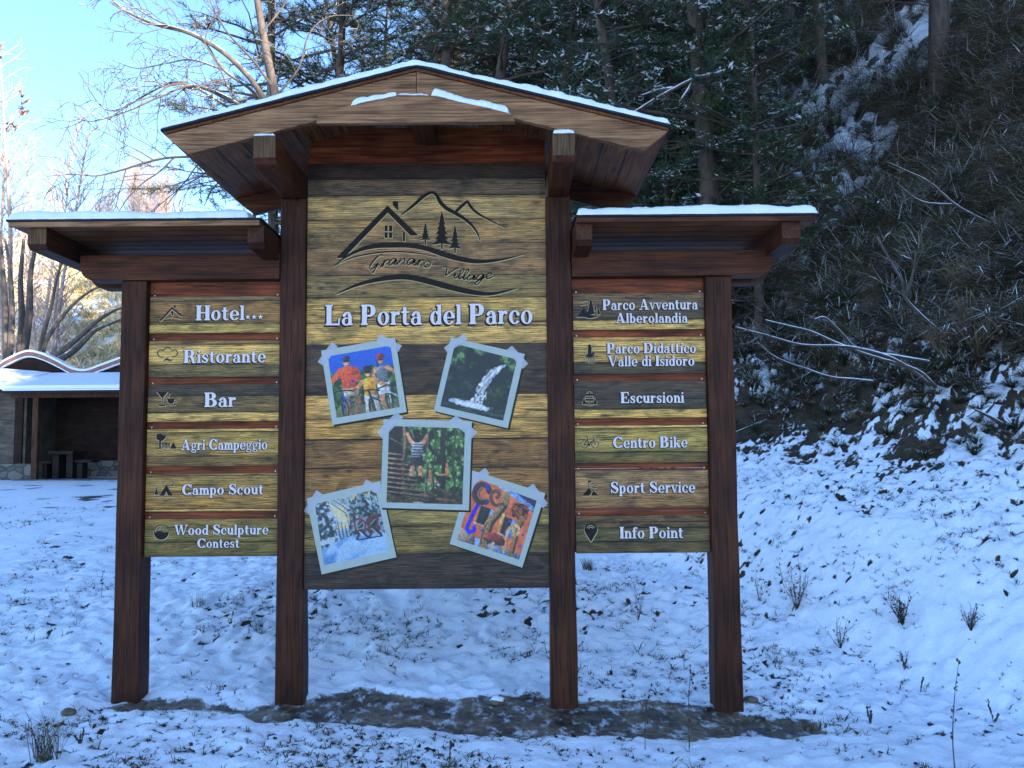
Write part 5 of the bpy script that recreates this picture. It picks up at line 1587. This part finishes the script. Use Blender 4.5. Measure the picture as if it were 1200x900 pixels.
limbs = [(ph([(312, 122), (290, 102), (262, 82), (240, 50), (222, 38), (196, 30), (165, 26), (128, 2)], TY, -.1), .030),
         (ph([(304, 112), (272, 118), (240, 104), (205, 98), (180, 112), (150, 122), (128, 140)], TY, -.14), .026),
         (ph([(330, 160), (290, 130), (262, 112), (226, 100), (190, 112), (150, 130), (108, 142), (86, 136)], TY, -.12), .032),
         (ph([(336, 180), (300, 148), (270, 128), (232, 104), (206, 96), (180, 106), (140, 128), (118, 124), (92, 84)], TY, .1), .034),
         (ph([(345, 230), (300, 205), (255, 186), (205, 184), (172, 190), (140, 200), (112, 206), (88, 204), (62, 206)], TY, -.1), .034),
         (ph([(318, 100), (296, 70), (268, 40), (250, 10), (240, -20)], TY, .1), .026),
         (ph([(306, 40), (330, 10), (350, -20)], TY, .1), .02), (ph([(322, 115), (350, 80), (362, 40), (385, 20), (420, 18)], TY, .1), .022),
         (ph([(262, 82), (225, 70), (196, 74), (160, 80), (132, 70)], TY, .1), .018), (ph([(196, 30), (160, 10), (140, -10)], TY, .1), .016),
         (ph([(205, 184), (186, 202), (168, 214), (150, 232), (138, 250)], TY, -.1), .016), (ph([(255, 186), (236, 206), (212, 220), (196, 240)], TY, -.05), .016)]
for pts, r in limbs: branchy(lb, pts, r * .85, .006, rg, 3, 3.6, 1.0, -.012)
lb.build('branches', BK_TWIG, arch, smooth=True)
print('arch', lb.n)

# tall bare poplars beyond the hut
def poplar(px, Y, ptop, label, seed, r=.14, rust=False, lean=0.0, forks=2, tl=2.2, group=None):
    rg = np.random.default_rng(seed)
    x = P(px, 500, Y).x; z0 = gz(x, Y); H = P(px, ptop, Y).z - z0
    t = thing('bare_tree', label, 'tree', (x, Y, z0), group)
    tr = MB(); cr = MB(); lf = MB()
    tops = []
    for k in range(forks):
        h = H * (1 - .16 * k)
        tp = path(rg, (x + .12 * k, Y, z0 - .3), (lean + (.10 if k else -.02) * (-1) ** k, 0, 1), h + .3, 9, .035, .05)
        tr.tube(tp, [r * (1 - .25 * k) * (1 - .9 * (i / 9)) + .012 for i in range(10)], 7, 0, cap=False)
        for i in range(2, 9):
            for q in range(10):
                a = rg.random() * 6.283
                p0 = tp[i] + (tp[i + 1] - tp[i]) * rg.random()
                bp = path(rg, p0, (math.cos(a) * .8, math.sin(a) * .8, .85), tl * (1.1 - .07 * i) * (.6 + .6 * rg.random()), 5, .12, .05)
                branchy(cr, bp, .020, .008, rg, 2, 2.1, .75, .04, sides=3)
                if rust and i > 6 and rg.random() < .12: tops.append(bp[-1])
        tops.append(tp[-1])
    tr.build('trunk', BK_PALE, t, smooth=True); cr.build('branches', BK_PALE, t)
    if rust:
        C = np.array(tops); C = np.repeat(C, 4, 0) + rg.normal(size=(len(C) * 4, 3)) * .18
        clumps(lf, C, rvec(rg, len(C)), rg, 16, .26, .035); lf.build('withered_leaves', RUST, t)
    return t


poplar(9, 33, 72, 'tall pale bare tree with rusty withered leaf tufts at its top, far left', 101, .13, True, .01, 2)
poplar(46, 36, 118, 'slim bare tree with forked upright stems between the tall left tree and the leaning one', 102, .085, False, 0, 2, 1.5)
poplar(44, 30, 150, 'pale bare tree leaning right above the left end of the side roof', 103, .085, False, .16, 2, 1.7)
poplar(28, 40, 190, 'short sunlit bare tree low behind the left end of the side roof', 104, .08, False, .03, 2, 1.6)
poplar(165, 58, 185, 'far sunlit pale tree faint against the sky, left of the gable', 105, .13, False, 0, 3, 2.6, 'faint far trees left of the gable')
poplar(150, 62, 200, 'far thin tree just left of the faint sunlit one by the gable', 106, .10, False, 0, 2, 2.4, 'faint far trees left of the gable')
poplar(190, 60, 206, 'far thin tree just right of the faint sunlit one by the gable', 107, .10, False, 0, 2, 2.4, 'faint far trees left of the gable')
poplar(118, 60, 232, 'small far sunlit tree at the skyline above the hut', 108, .10, False, 0, 2, 2.0, 'faint far trees left of the gable')

# snow-dusted shrubs and thin trees right behind the hut
def shrub_tree(limb_list, Y, label, seed, r=.05, mat=None, depth=2, dens=2.0, tl=.8, name='bare_shrub', cat='shrub'):
    rg = np.random.default_rng(seed)
    p0 = P(limb_list[0][0][0], limb_list[0][0][1], Y)
    t = thing(name, label, cat, (p0.x, Y, gz(p0.x, Y)))
    st = MB(); br = MB()
    for L_ in limb_list:
        pts = ph(L_, Y, .05)
        st.tube(pts, [r * (1 - .7 * i / (len(pts) - 1)) for i in range(len(pts))], 6, 0, cap=False)
        branchy(br, pts[len(pts) // 4:], .02, .008, rg, depth, dens, tl, .0)
    st.build('stem', mat or BK_TWIG, t, smooth=True); br.build('twigs', mat or BK_TWIG, t)
    return t


shrub_tree([[(8, 430), (6, 360), (2, 300), (-6, 240)], [(10, 430), (14, 370), (12, 320), (6, 280)]], 25.5, 'dark snow-dusted stems at the far left edge behind the hut', 201, .11)
shrub_tree([[(22, 430), (26, 380), (24, 330), (28, 280)], [(25, 430), (34, 370), (36, 320), (46, 270)]], 26, 'dark forked stems behind the crest of the hut parapet', 202, .14)
shrub_tree([[(44, 430), (50, 395), (60, 360), (68, 320), (84, 285)], [(46, 430), (54, 400), (74, 370), (100, 345), (138, 325)]], 25.6, 'thin dark tree bending right behind the hut parapet', 203, .08)
shrub_tree([[(62, 424), (72, 412), (92, 396), (112, 378), (130, 366), (150, 358)], [(66, 424), (88, 410), (106, 392), (118, 384), (148, 372)]], 25, 'thick snow-covered branch slanting up right above the wavy parapet', 204, .10, depth=2)

# pines: each kind built once, then copied
pineA = make_pine(301, 17, .17, .28, 2.7, 95, 9, 12, .21, .34)
pineB = make_pine(302, 12, .14, .08, 3.0, 110, 10, 13, .22, .22, needle=NEEDLE)
pineC = make_pine(303, 14, .16, .20, 2.4, 90, 9, 12, .21, .28, needle=NEEDLE_B)
pineD = make_pine(304, 19, .19, .42, 3.0, 80, 10, 13, .22, .30)
used = set()


def place_pine(proto, px, Y, label, rot=0, sc_=1.0, group='pines on the wooded hillside', dz=0):
    x = P(px, 500, Y).x
    loc = (x, Y, gz(x, Y) + dz)
    if id(proto) not in used:
        used.add(id(proto)); o = proto; o.location = loc; o.rotation_euler = (0, 0, rot); o.scale = (sc_,) * 3; o['label'] = label
    else: o = copy_tree(proto, loc, rot, sc_, label)
    o['group'] = group
    return o


place_pine(pineA, 331, 20, 'slim pine with a straight dark trunk just right of the arching bare tree', .4, .95)
place_pine(pineD, 382, 22, 'pine with loose snowy boughs above the left slope of the gable', 1.3, .95)
place_pine(pineA, 466, 19, 'tall pine with a thick sunlit trunk above the gable ridge', 2.2, 1.12)
place_pine(pineD, 523, 17.5, 'pine with a pale sunlit trunk just right of the gable ridge', 3.6, 1.05)
place_pine(pineC, 420, 27, 'dense pine filling the gap behind the gable ridge', .9, 1.15)
place_pine(pineC, 580, 15, 'dark pine with broken dead twigs above the right slope of the gable', 4.1, 1.0)
place_pine(pineC, 846, 12.5, 'pine with a straight bare lower trunk above the right side roof', 5.0, 1.0)
place_pine(pineA, 1117, 14.4, 'lone pine trunk standing high on the bare snowy slope at upper right', 2.7, 1.05)
place_pine(pineB, 788, 13.4, 'small bushy pine at the foot of the bank behind the right side roof', .3, .52)
place_pine(pineB, 893, 12.1, 'small bushy pine right of the pine above the side roof', 2.9, .55)
place_pine(pineC, 762, 14.2, 'young pine just beyond the right end of the gable', 1.1, .62)
bg_label = 'dark pine in the dense stand on the shaded hillside behind the board'
for i, (px, Y, k, s_) in enumerate([(540, 23, 'B', 1.1), (610, 20, 'B', 1.2), (650, 15.5, 'C', .95), (690, 18, 'B', 1.05), (735, 13.5, 'C', .8), (760, 16.5, 'B', 1.0), (800, 20, 'C', 1.1), (860, 17, 'B', .9),
                                     (500, 30, 'B', 1.3), (570, 28, 'B', 1.3), (640, 27, 'B', 1.2), (450, 33, 'B', 1.3), (900, 22, 'C', 1.0), (710, 24, 'C', 1.2), (980, 19, 'C', .8), (780, 27, 'B', 1.2), (860, 28, 'B', 1.2),
                                     (360, 40, 'C', 1.1), (300, 44, 'C', .9), (400, 38, 'B', 1.1), (940, 26, 'B', 1.1)]):
    place_pine({'B': pineB, 'C': pineC}[k], px, Y, bg_label, i * 1.7, s_, 'dense stand of pines on the hillside')

# ------------------------------------------------------------------ low growth on the hillside
BROOM = leafy('broom_stems', (0.018, 0.034, 0.014), (0.055, 0.070, 0.028), 2.0)
STRAW = leafy('dead_straw', (0.085, 0.062, 0.035), (0.24, 0.175, 0.10), 3.0, .8)
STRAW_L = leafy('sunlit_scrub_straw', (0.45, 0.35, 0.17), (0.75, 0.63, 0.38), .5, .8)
TWG = leafy('dark_dead_twigs', (0.030, 0.021, 0.015), (0.095, 0.065, 0.042), 3.0, .8)


def tufts(mb, C, N, L, rg, K, wd, mats, pm, arch_=.35, up=.9, snow_m=None, snow_p=.1, spread=1.0):
    """bundles of thin arching blades; N outward-up vector per tuft"""
    n = len(C) * K
    C = np.repeat(C, K, 0); Nn = np.repeat(N, K, 0); LL = np.repeat(L, K, 0)[:, None] * (.55 + .6 * rg.random((n, 1)))
    a = rg.random(n) * 6.283
    h = np.stack([np.cos(a), np.sin(a), np.zeros(n)], 1)
    d0 = Nn * up + h * .55 * spread * rg.random((n, 1)) + rg.normal(size=(n, 3)) * .12
    d0 /= np.linalg.norm(d0, axis=1, keepdims=True)
    b = C + h * LL * .10 * rg.random((n, 1))
    mid = b + d0 * LL * .5
    d1 = d0 + h * arch_ + np.array([0, 0, -arch_ * .9]) + rg.normal(size=(n, 3)) * .15
    d1 /= np.linalg.norm(d1, axis=1, keepdims=True)
    tip = mid + d1 * LL * .5
    s = np.cross(d0, rvec(rg, n)); s /= np.linalg.norm(s, axis=1, keepdims=True) + 1e-9
    s = s * wd
    V = np.stack([b - s, b + s, mid + s * .8, mid - s * .8, tip], 1).reshape(-1, 3)
    k = np.arange(n)[:, None] * 5
    Q = k + np.array([[0, 1, 2, 3]]); T = k + np.array([[3, 2, 4]])
    mm = rg.choice(mats, size=n, p=pm)
    base = mb.n
    mb.arrays(V, Q, mm.tolist())
    mb.f.extend(map(tuple, (T + base).tolist())); mb.m.extend(mm.tolist())
    if snow_m is not None:
        pk = rg.random(n) < snow_p
        if pk.any():
            m_, t_ = mid[pk] + [0, 0, .004], tip[pk] + [0, 0, .004]
            q = np.cross(t_ - m_, [0, 0, 1.0]); q /= np.linalg.norm(q, axis=1, keepdims=True) + 1e-9
            q = q * max(wd * 1.1, .004)
            V = np.stack([m_ - q, m_ + q, t_], 1).reshape(-1, 3)
            mb.arrays(V, np.arange(len(V)).reshape(-1, 3), snow_m)


rg = np.random.default_rng(77)
def hill_points(n, px0, px1, py0, py1, ulo, uhi, ymax, rg):
    """random terrain points inside a window of the view"""
    out = []
    Y = np.concatenate([np.arange(4.6, 20, 0.05), np.arange(20, 90, 0.25)])
    k = 0
    while len(out) < n and k < n * 6:
        k += 1
        a = P(rg.uniform(px0, px1), rg.uniform(py0, py1), 1.0)
        x = a.x * Y; z = EYE + (a.z - EYE) * Y
        h = HG(x, Y)
        i = np.argmax(h >= z)
        if h[i] < z[i]: continue
        u = float(hill_u(x[i], Y[i]))
        if ulo < u < uhi and Y[i] < ymax: out.append((x[i], Y[i], float(h[i])))
    return np.array(out)


def normals(C):
    e = .25
    gx = (H0(C[:, 0] + e, C[:, 1]) - H0(C[:, 0] - e, C[:, 1])) / (2 * e); gy = (H0(C[:, 0], C[:, 1] + e) - H0(C[:, 0], C[:, 1] - e)) / (2 * e)
    N = np.stack([-gx * .7, -gy * .7, np.ones(len(C))], 1)
    return N / np.linalg.norm(N, axis=1, keepdims=True)


mb = MB()
C = hill_points(3000, 560, 1260, -40, 540, -.4, 26, 40, rg)
uu = hill_u(C[:, 0], C[:, 1]); vv = uu - np.clip(.25 * (C[:, 0] - 2.5), -.2, .5)
ms = snow_mask(C[:, 0], C[:, 1], C[:, 2])
ok = rg.random(len(C)) < np.clip((vv - .05) / .7, .10, 1) * np.where((ms > .42) & (vv > 3.2), .38, 1)
C = C[ok]; vv = vv[ok]; dist = C[:, 1]
k1 = rg.random(len(C)); szl = np.clip((vv + .2) / 2.2, .34, 1)
sel = k1 < .40                                                     # broom: upright thin green stems
tufts(mb, C[sel], normals(C[sel]), (.28 + .040 * dist[sel] * (.5 + .8 * rg.random(sel.sum()))) * szl[sel] * .8, rg, 90, .0022, [0, 1, 2], [.62, .08, .30], .38, .8, 3, .13, 1.7)
sel = (k1 >= .40) & (k1 < .72)                                     # dead hanging grass
tufts(mb, C[sel], normals(C[sel]), (.20 + .022 * dist[sel] * (.5 + .9 * rg.random(sel.sum()))) * szl[sel], rg, 80, .0022, [0, 1, 2], [.28, .30, .42], 1.0, .6, 3, .34, 1.6)
sel = k1 >= .72                                                    # tangles of bare twigs
tufts(mb, C[sel] + [0, 0, .1], normals(C[sel]), (.4 + .030 * dist[sel] * (.5 + .9 * rg.random(sel.sum()))) * szl[sel], rg, 64, .0026, [1, 2], [.2, .8], .7, .35, 3, .16, 2.2)
o = mb.build('undergrowth', [BROOM, STRAW, TWG, SNOW], None)
tag(o, 'tangled dark broom, dead grass and twigs dusted with snow all over the shaded hillside', 'undergrowth', None, 'stuff')
print('undergrowth', mb.n)

mb = MB()
C = hill_points(1500, -60, 420, 236, 470, -99, -1, 95, rg)
C = C[C[:, 1] > 33]
tufts(mb, C, np.tile([0, 0, 1.0], (len(C), 1)), .35 + .6 * rg.random(len(C)), rg, 14, .030, [0], [1.0], .5, .8, 1, .22, 1.4)
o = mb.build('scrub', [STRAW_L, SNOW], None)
tag(o, 'sunlit straw-coloured scrub with snow between on the far slope at left', 'scrub', None, 'stuff')

# bent snow-laden saplings lying out from the bank on the right
def sapling(limb_list, label, seed, Y, r=.018, depth=2, dens=3.0, tl=.45, dy=-.05, name='bent_sapling', cat='sapling'):
    rg = np.random.default_rng(seed)
    t = thing(name, label, cat, tuple(P(limb_list[0][0][0], limb_list[0][0][1], Y)))
    st = MB(); br = MB()
    for L_ in limb_list:
        pts = ph(L_, Y, dy)
        st.tube(pts, [r * (1 - .62 * i / (len(pts) - 1)) for i in range(len(pts))], 6, 0, cap=False)
        branchy(br, pts[len(pts) // 3:], .006, .0035, rg, depth, dens, tl, -.02)
    st.build('stem', BK_DARK, t, smooth=True); br.build('twigs', BK_TWIG, t)


def z7(a, b_): return (840 + a / 3.0, 300 + b_ / 3.0)
g = GP(*z7(760, 450)); Yb = g.y - .15
sapling([[z7(770, 462), z7(700, 400), z7(540, 350), z7(420, 305), z7(330, 265), z7(250, 245), z7(170, 225)], [z7(745, 372), z7(620, 350), z7(500, 330), z7(430, 262), z7(380, 216), z7(345, 222)],
         [z7(750, 455), z7(690, 405), z7(600, 352), z7(460, 318), z7(300, 312), z7(180, 280), z7(65, 250)]], 'bent snow-laden sapling with long bare branches reaching left across the bank', 501, Yb, .020)
sapling([[z7(548, 440), z7(470, 432), z7(400, 425), z7(310, 395), z7(250, 375), z7(190, 345), z7(140, 300)]], 'thin snow-topped branch arching low beneath the bent sapling', 502, Yb - .1, .014, name='low_branch', cat='branch')
sapling([[z7(240, 540), z7(200, 566), z7(140, 588), z7(66, 618)], [z7(240, 545), z7(250, 520), z7(225, 490)]], 'short snowy stick poking from the dark earth beside the right outer post', 503, GP(*z7(240, 540)).y - .1, .012, 1, name='dead_stick', cat='stick')
sapling([[z7(800, 280), z7(720, 210), z7(665, 150), z7(650, 90), z7(600, 0), z7(560, -70)], [z7(665, 150), z7(690, 60), z7(700, -20)]], 'grey upright sapling standing in the brush above the bent one', 504, GP(*z7(800, 290)).y - .2, .02, name='upright_sapling')
sapling([[z7(1000, 590), z7(960, 565), z7(905, 538)], [z7(940, 555), z7(975, 520)]], 'short snow-covered log end lying on the right snowbank', 505, GP(*z7(980, 585)).y - .1, .022, 1, 2, .2, name='fallen_log', cat='log')
sapling([[(1160, 262), (1120, 240), (1090, 214), (1062, 200), (1040, 190)], [(1120, 240), (1080, 236), (1050, 214)]], 'snow-dusted broom branch spreading left below the high pine trunk', 506, GP(1160, 275).y - .2, .016, 2, 4, .5, name='broom_branch', cat='branch')
sapling([[(848, 84), (836, 88), (815, 92), (790, 104), (768, 116), (742, 132)], [(815, 92), (806, 106), (796, 120)], [(790, 104), (772, 106), (752, 112)]], 'broken snow-covered bough hanging from the pine above the side roof toward the gable', 507, 12.4, .040, 3, 5.5, .42, name='broken_bough', cat='bough')

# hanging grass tussocks
def tussock(px, py, label, seed, n=260, L=.55):
    rg = np.random.default_rng(seed)
    g = GP(px, py); 
    t = thing('grass_tussock', label, 'tussock', (g.x, g.y, g.z))
    mb = MB(); C = np.array([[g.x, g.y, g.z]] * 14) + rg.normal(size=(14, 3)) * [.20, .10, .07]
    tufts(mb, C, np.tile([-.35, -.55, .75], (14, 1)), np.full(14, L), rg, n // 14, .0042, [0, 1], [.8, .2], 1.1, .9, 2, .42, 1.3)
    mb.build('blades', [STRAW, TWG, SNOW], t)


for px, py, lb_, sd, L in ((1150, 345, 'snow-dusted hanging tussock on the bank, topmost at the right edge', 601, .75), (1100, 372, 'hanging tussock of dead grass left of the topmost one at right', 602, .6),
                           (1185, 395, 'large drooping tussock with snow cap under the topmost one at the right edge', 603, .7), (1135, 415, 'brown drooping tussock just above the snow slope at right', 604, .6),
                           (1075, 385, 'brown fringe of dead grass behind the bent sapling', 605, .5)):
    tussock(px, py, lb_, sd, 300, L)
# ------------------------------------------------------------------ grass in the snow, weeds, stones
rg = np.random.default_rng(909)
GRASS_D = leafy('dead_grass_blades', (0.045, 0.034, 0.018), (0.16, 0.12, 0.065), 12.0, .8)
GRASS_G = leafy('green_grass_blades', (0.030, 0.042, 0.014), (0.075, 0.085, 0.030), 12.0, .7)
LEAF = leafy('rotten_brown_leaves', (0.020, 0.013, 0.010), (0.075, 0.042, 0.026), 20.0, .8)
n = 130000
Yp = 4.1 + (rg.random(n) ** 1.5) * 11
Xp = Yp * rg.uniform(-.66, .66, n)
zz = H1(Xp, Yp); mk = snow_mask(Xp, Yp, zz)
den = fbm(Xp * 2.3, Yp * 2.3, 81, 3)
keep = (rg.random(n) < np.clip((den - .44) * 2.2, .015, 1) * np.where(mk < .6, 1.0, .30)) & (wet_mask(Xp, Yp) < .35) & (hill_u(Xp, Yp) < 1.2)
C = np.stack([Xp, Yp, zz - .004], 1)[keep]
mb = MB()
Ls = .016 + .05 * rg.random(len(C)) ** 2 + .045 * (rg.random(len(C)) < .06)
tufts(mb, C, np.tile([0, 0, 1.0], (len(C), 1)), Ls * (1 + .5 * (C[:, 1] > 5.9)), rg, 5, .0019, [0, 1, 2], [.50, .22, .28], .7, .55, None, 0, 1.9)
# scraps of leaves and clods lying in the holes
sel = C[rg.random(len(C)) < .30]
k = len(sel); a = rg.random(k) * 6.283
u = np.stack([np.cos(a), np.sin(a), rg.normal(size=k) * .35], 1); v = np.stack([-np.sin(a), np.cos(a), rg.normal(size=k) * .35], 1)
ln = (.006 + .018 * rg.random((k, 1)) ** 2); ctr = sel + np.array([0, 0, .009])
V = np.stack([ctr - u * ln, ctr + v * ln * .5, ctr + u * ln * 1.1, ctr - v * ln * .6], 1).reshape(-1, 3)
mb.arrays(V, np.arange(k * 4).reshape(-1, 4), 2)
o = mb.build('grass', [GRASS_D, GRASS_G, LEAF], None)
tag(o, 'short dead grass blades and leaf scraps poking through the thin snow', 'grass', None, 'stuff')
print('grass', mb.n)

SEED = leafy('dry_seed_heads', (0.040, 0.026, 0.022), (0.11, 0.075, 0.055), 30, .8)


def weed(px, py, top, label, seed, kind='stalk', n=1, wd=.0022, lean=0.0):
    rg = np.random.default_rng(seed)
    g = GP(px, py); Y = g.y
    H = P(px, top, Y).z - g.z
    t = thing({'stalk': 'dry_weed', 'clump': 'grass_clump', 'bush': 'dry_bush'}[kind], label, {'stalk': 'weed', 'clump': 'grass clump', 'bush': 'bush'}[kind], (g.x, Y, g.z))
    st = MB(); hd = MB()
    if kind == 'clump':
        C = np.tile(np.array(g), (6, 1)) + rg.normal(size=(6, 3)) * [.03, .03, 0]
        tufts(st, C, np.tile([0, 0, 1.0], (6, 1)), np.full(6, H * 1.05), rg, n, .0016, [0, 1], [.75, .25], .35, 1.1, None, 0, .9)
        st.build('blades', [GRASS_D, GRASS_G], t); return
    if kind == 'stalk': n = max(n, 1)
    for k in range(n):
        a = rg.random() * 6.283
        sp = 0 if n == 1 else .55
        d = (math.cos(a) * sp * rg.random() + lean, math.sin(a) * sp * .6, 1)
        pp = path(rg, np.array(g) - [0, 0, .01], d, H * (1 if k == 0 else rg.uniform(.45, 1)), 8, .06 if kind == 'stalk' else .10)
        st.tube(pp, [wd * (1.2 - .8 * i / 8) for i in range(9)], 4, 0, cap=False)
        for i in range(3, 9):
            for q in range(2 if kind == 'stalk' else 1):
                b_ = pp[i] - (pp[i] - pp[i - 1]) * rg.random()
                tip = path(rg, b_, rvec(rg, 1)[0] + np.array([0, 0, .6]), H * (.03 if kind == 'stalk' else .16) * rg.uniform(.6, 1.4), 3, .2)
                st.tube(tip, [wd * .6, wd * .5, wd * .4, wd * .3], 3, 0, cap=False)
                if kind == 'stalk' or rg.random() < .25:
                    c = tip[-1]; s = .004 + .004 * rg.random()
                    st.add([c + np.array(q_) * s for q_ in ((1, 0, 0), (-.5, .8, 0), (-.5, -.8, 0), (0, 0, 1.6), (0, 0, -1.4))], [(0, 1, 3), (1, 2, 3), (2, 0, 3), (1, 0, 4), (2, 1, 4), (0, 2, 4)], 1)
    st.build('stem', [TWG, SEED], t)


weed(53, 893, 822, 'upright clump of dry grass growing at the bottom left corner', 701, 'clump', 14)
weed(95, 873, 852, 'tiny dark weed right of the bottom left grass clump', 702, 'stalk', 3, .0018)
weed(808, 878, 778, 'thick dark seed stalk standing in front of the right outer post', 703, 'stalk', 1, .0030)
weed(756, 880, 800, 'thin speckled stalk left of the thick dark seed stalk', 704, 'stalk', 1, .0022)
weed(1119, 903, 770, 'tall solitary thin stalk in the snow near the bottom right corner', 705, 'stalk', 1, .0026, -.06)
weed(934, 716, 640, 'leafless bush of fanned straight twigs right of the outer post', 706, 'bush', 14, .0024)
weed(1058, 735, 690, 'low arching bush half buried in snow on the right slope', 707, 'bush', 22, .0024, -.1)
weed(985, 760, 720, 'small twiggy bush in front of the half buried one', 708, 'bush', 10, .002)
weed(1138, 740, 700, 'low dark bush poking out of a snow hollow at the right edge', 709, 'bush', 12, .0024)
weed(1060, 786, 762, 'short pale tuft below the half buried bush', 710, 'stalk', 2, .002)
weed(1079, 812, 790, 'short straight dead stem left of the tall solitary stalk', 711, 'stalk', 1, .003)
weed(1020, 850, 826, 'brown curled dead weed in the lower right snow', 712, 'stalk', 3, .0026)
weed(960, 858, 840, 'green-brown grass at the right end of the wet strip', 713, 'clump', 12)
weed(527, 895, 868, 'single thin stem in the snow below the middle of the panel', 714, 'stalk', 1, .0018)
weed(748, 728, 682, 'bare twigs in the snow seen between the two right posts', 715, 'bush', 5, .002)
weed(690, 668, 652, 'dark grassy clump just under the lowest right direction board', 716, 'clump', 16)
weed(232, 712, 690, 'wispy grass under the left direction boards', 717, 'clump', 5)
weed(300, 744, 720, 'second wisp of grass beside the left inner post', 718, 'clump', 5)
weed(118, 700, 664, 'thin dry stem left of the left outer post', 719, 'stalk', 1, .002, .2)
weed(890, 705, 668, 'sparse twigs close to the right outer post', 720, 'bush', 5, .002)
weed(1165, 850, 818, 'thin forked weed at the lower right edge', 721, 'stalk', 2, .002)


def stone(px, py, s, label, seed, capd=True):
    rg = np.random.default_rng(seed)
    g = GP(px, py)
    t = thing('stone', label, 'stone', (g.x, g.y, g.z))
    for nm, mt, k, dz in (('rock', ROCK, 1.0, 0), ('snow_cap', SNOW, .86, s * .22)):
        if nm == 'snow_cap' and not capd: continue
        mb = MB(); n1, n2 = 8, 6; V = []
        for j in range(n2 + 1):
            th_ = math.pi * j / n2
            for i in range(n1):
                a = 2 * math.pi * i / n1
                r = s * k * (1 + .28 * (fbm(np.array([math.cos(a) * 1.4 + seed]), np.array([math.sin(a) * 1.4 + j * .5]), seed, 2)[0] - .5) * 2)
                V.append((g.x + r * math.sin(th_) * math.cos(a) * 1.25, g.y + r * math.sin(th_) * math.sin(a), g.z + s * .25 + dz + r * .62 * math.cos(th_)))
        Fq = [(j * n1 + i, (j + 1) * n1 + i, (j + 1) * n1 + (i + 1) % n1, j * n1 + (i + 1) % n1) for j in range(n2) for i in range(n1)]
        mb.add(V, Fq); mb.build(nm, mt, t, smooth=True)


ROCK = plain('brown_field_stone', (0.16, 0.125, 0.085), 0.8, 0.35, 25, bump=.4)
stone(583, 825, .045, 'small brown stone capped with snow on the wet strip', 801)
stone(880, 822, .035, 'dark stone beside the foot of the right outer post', 803, False)
stone(80, 838, .034, 'flat stone half hidden in snow left of the left outer post', 804, False)
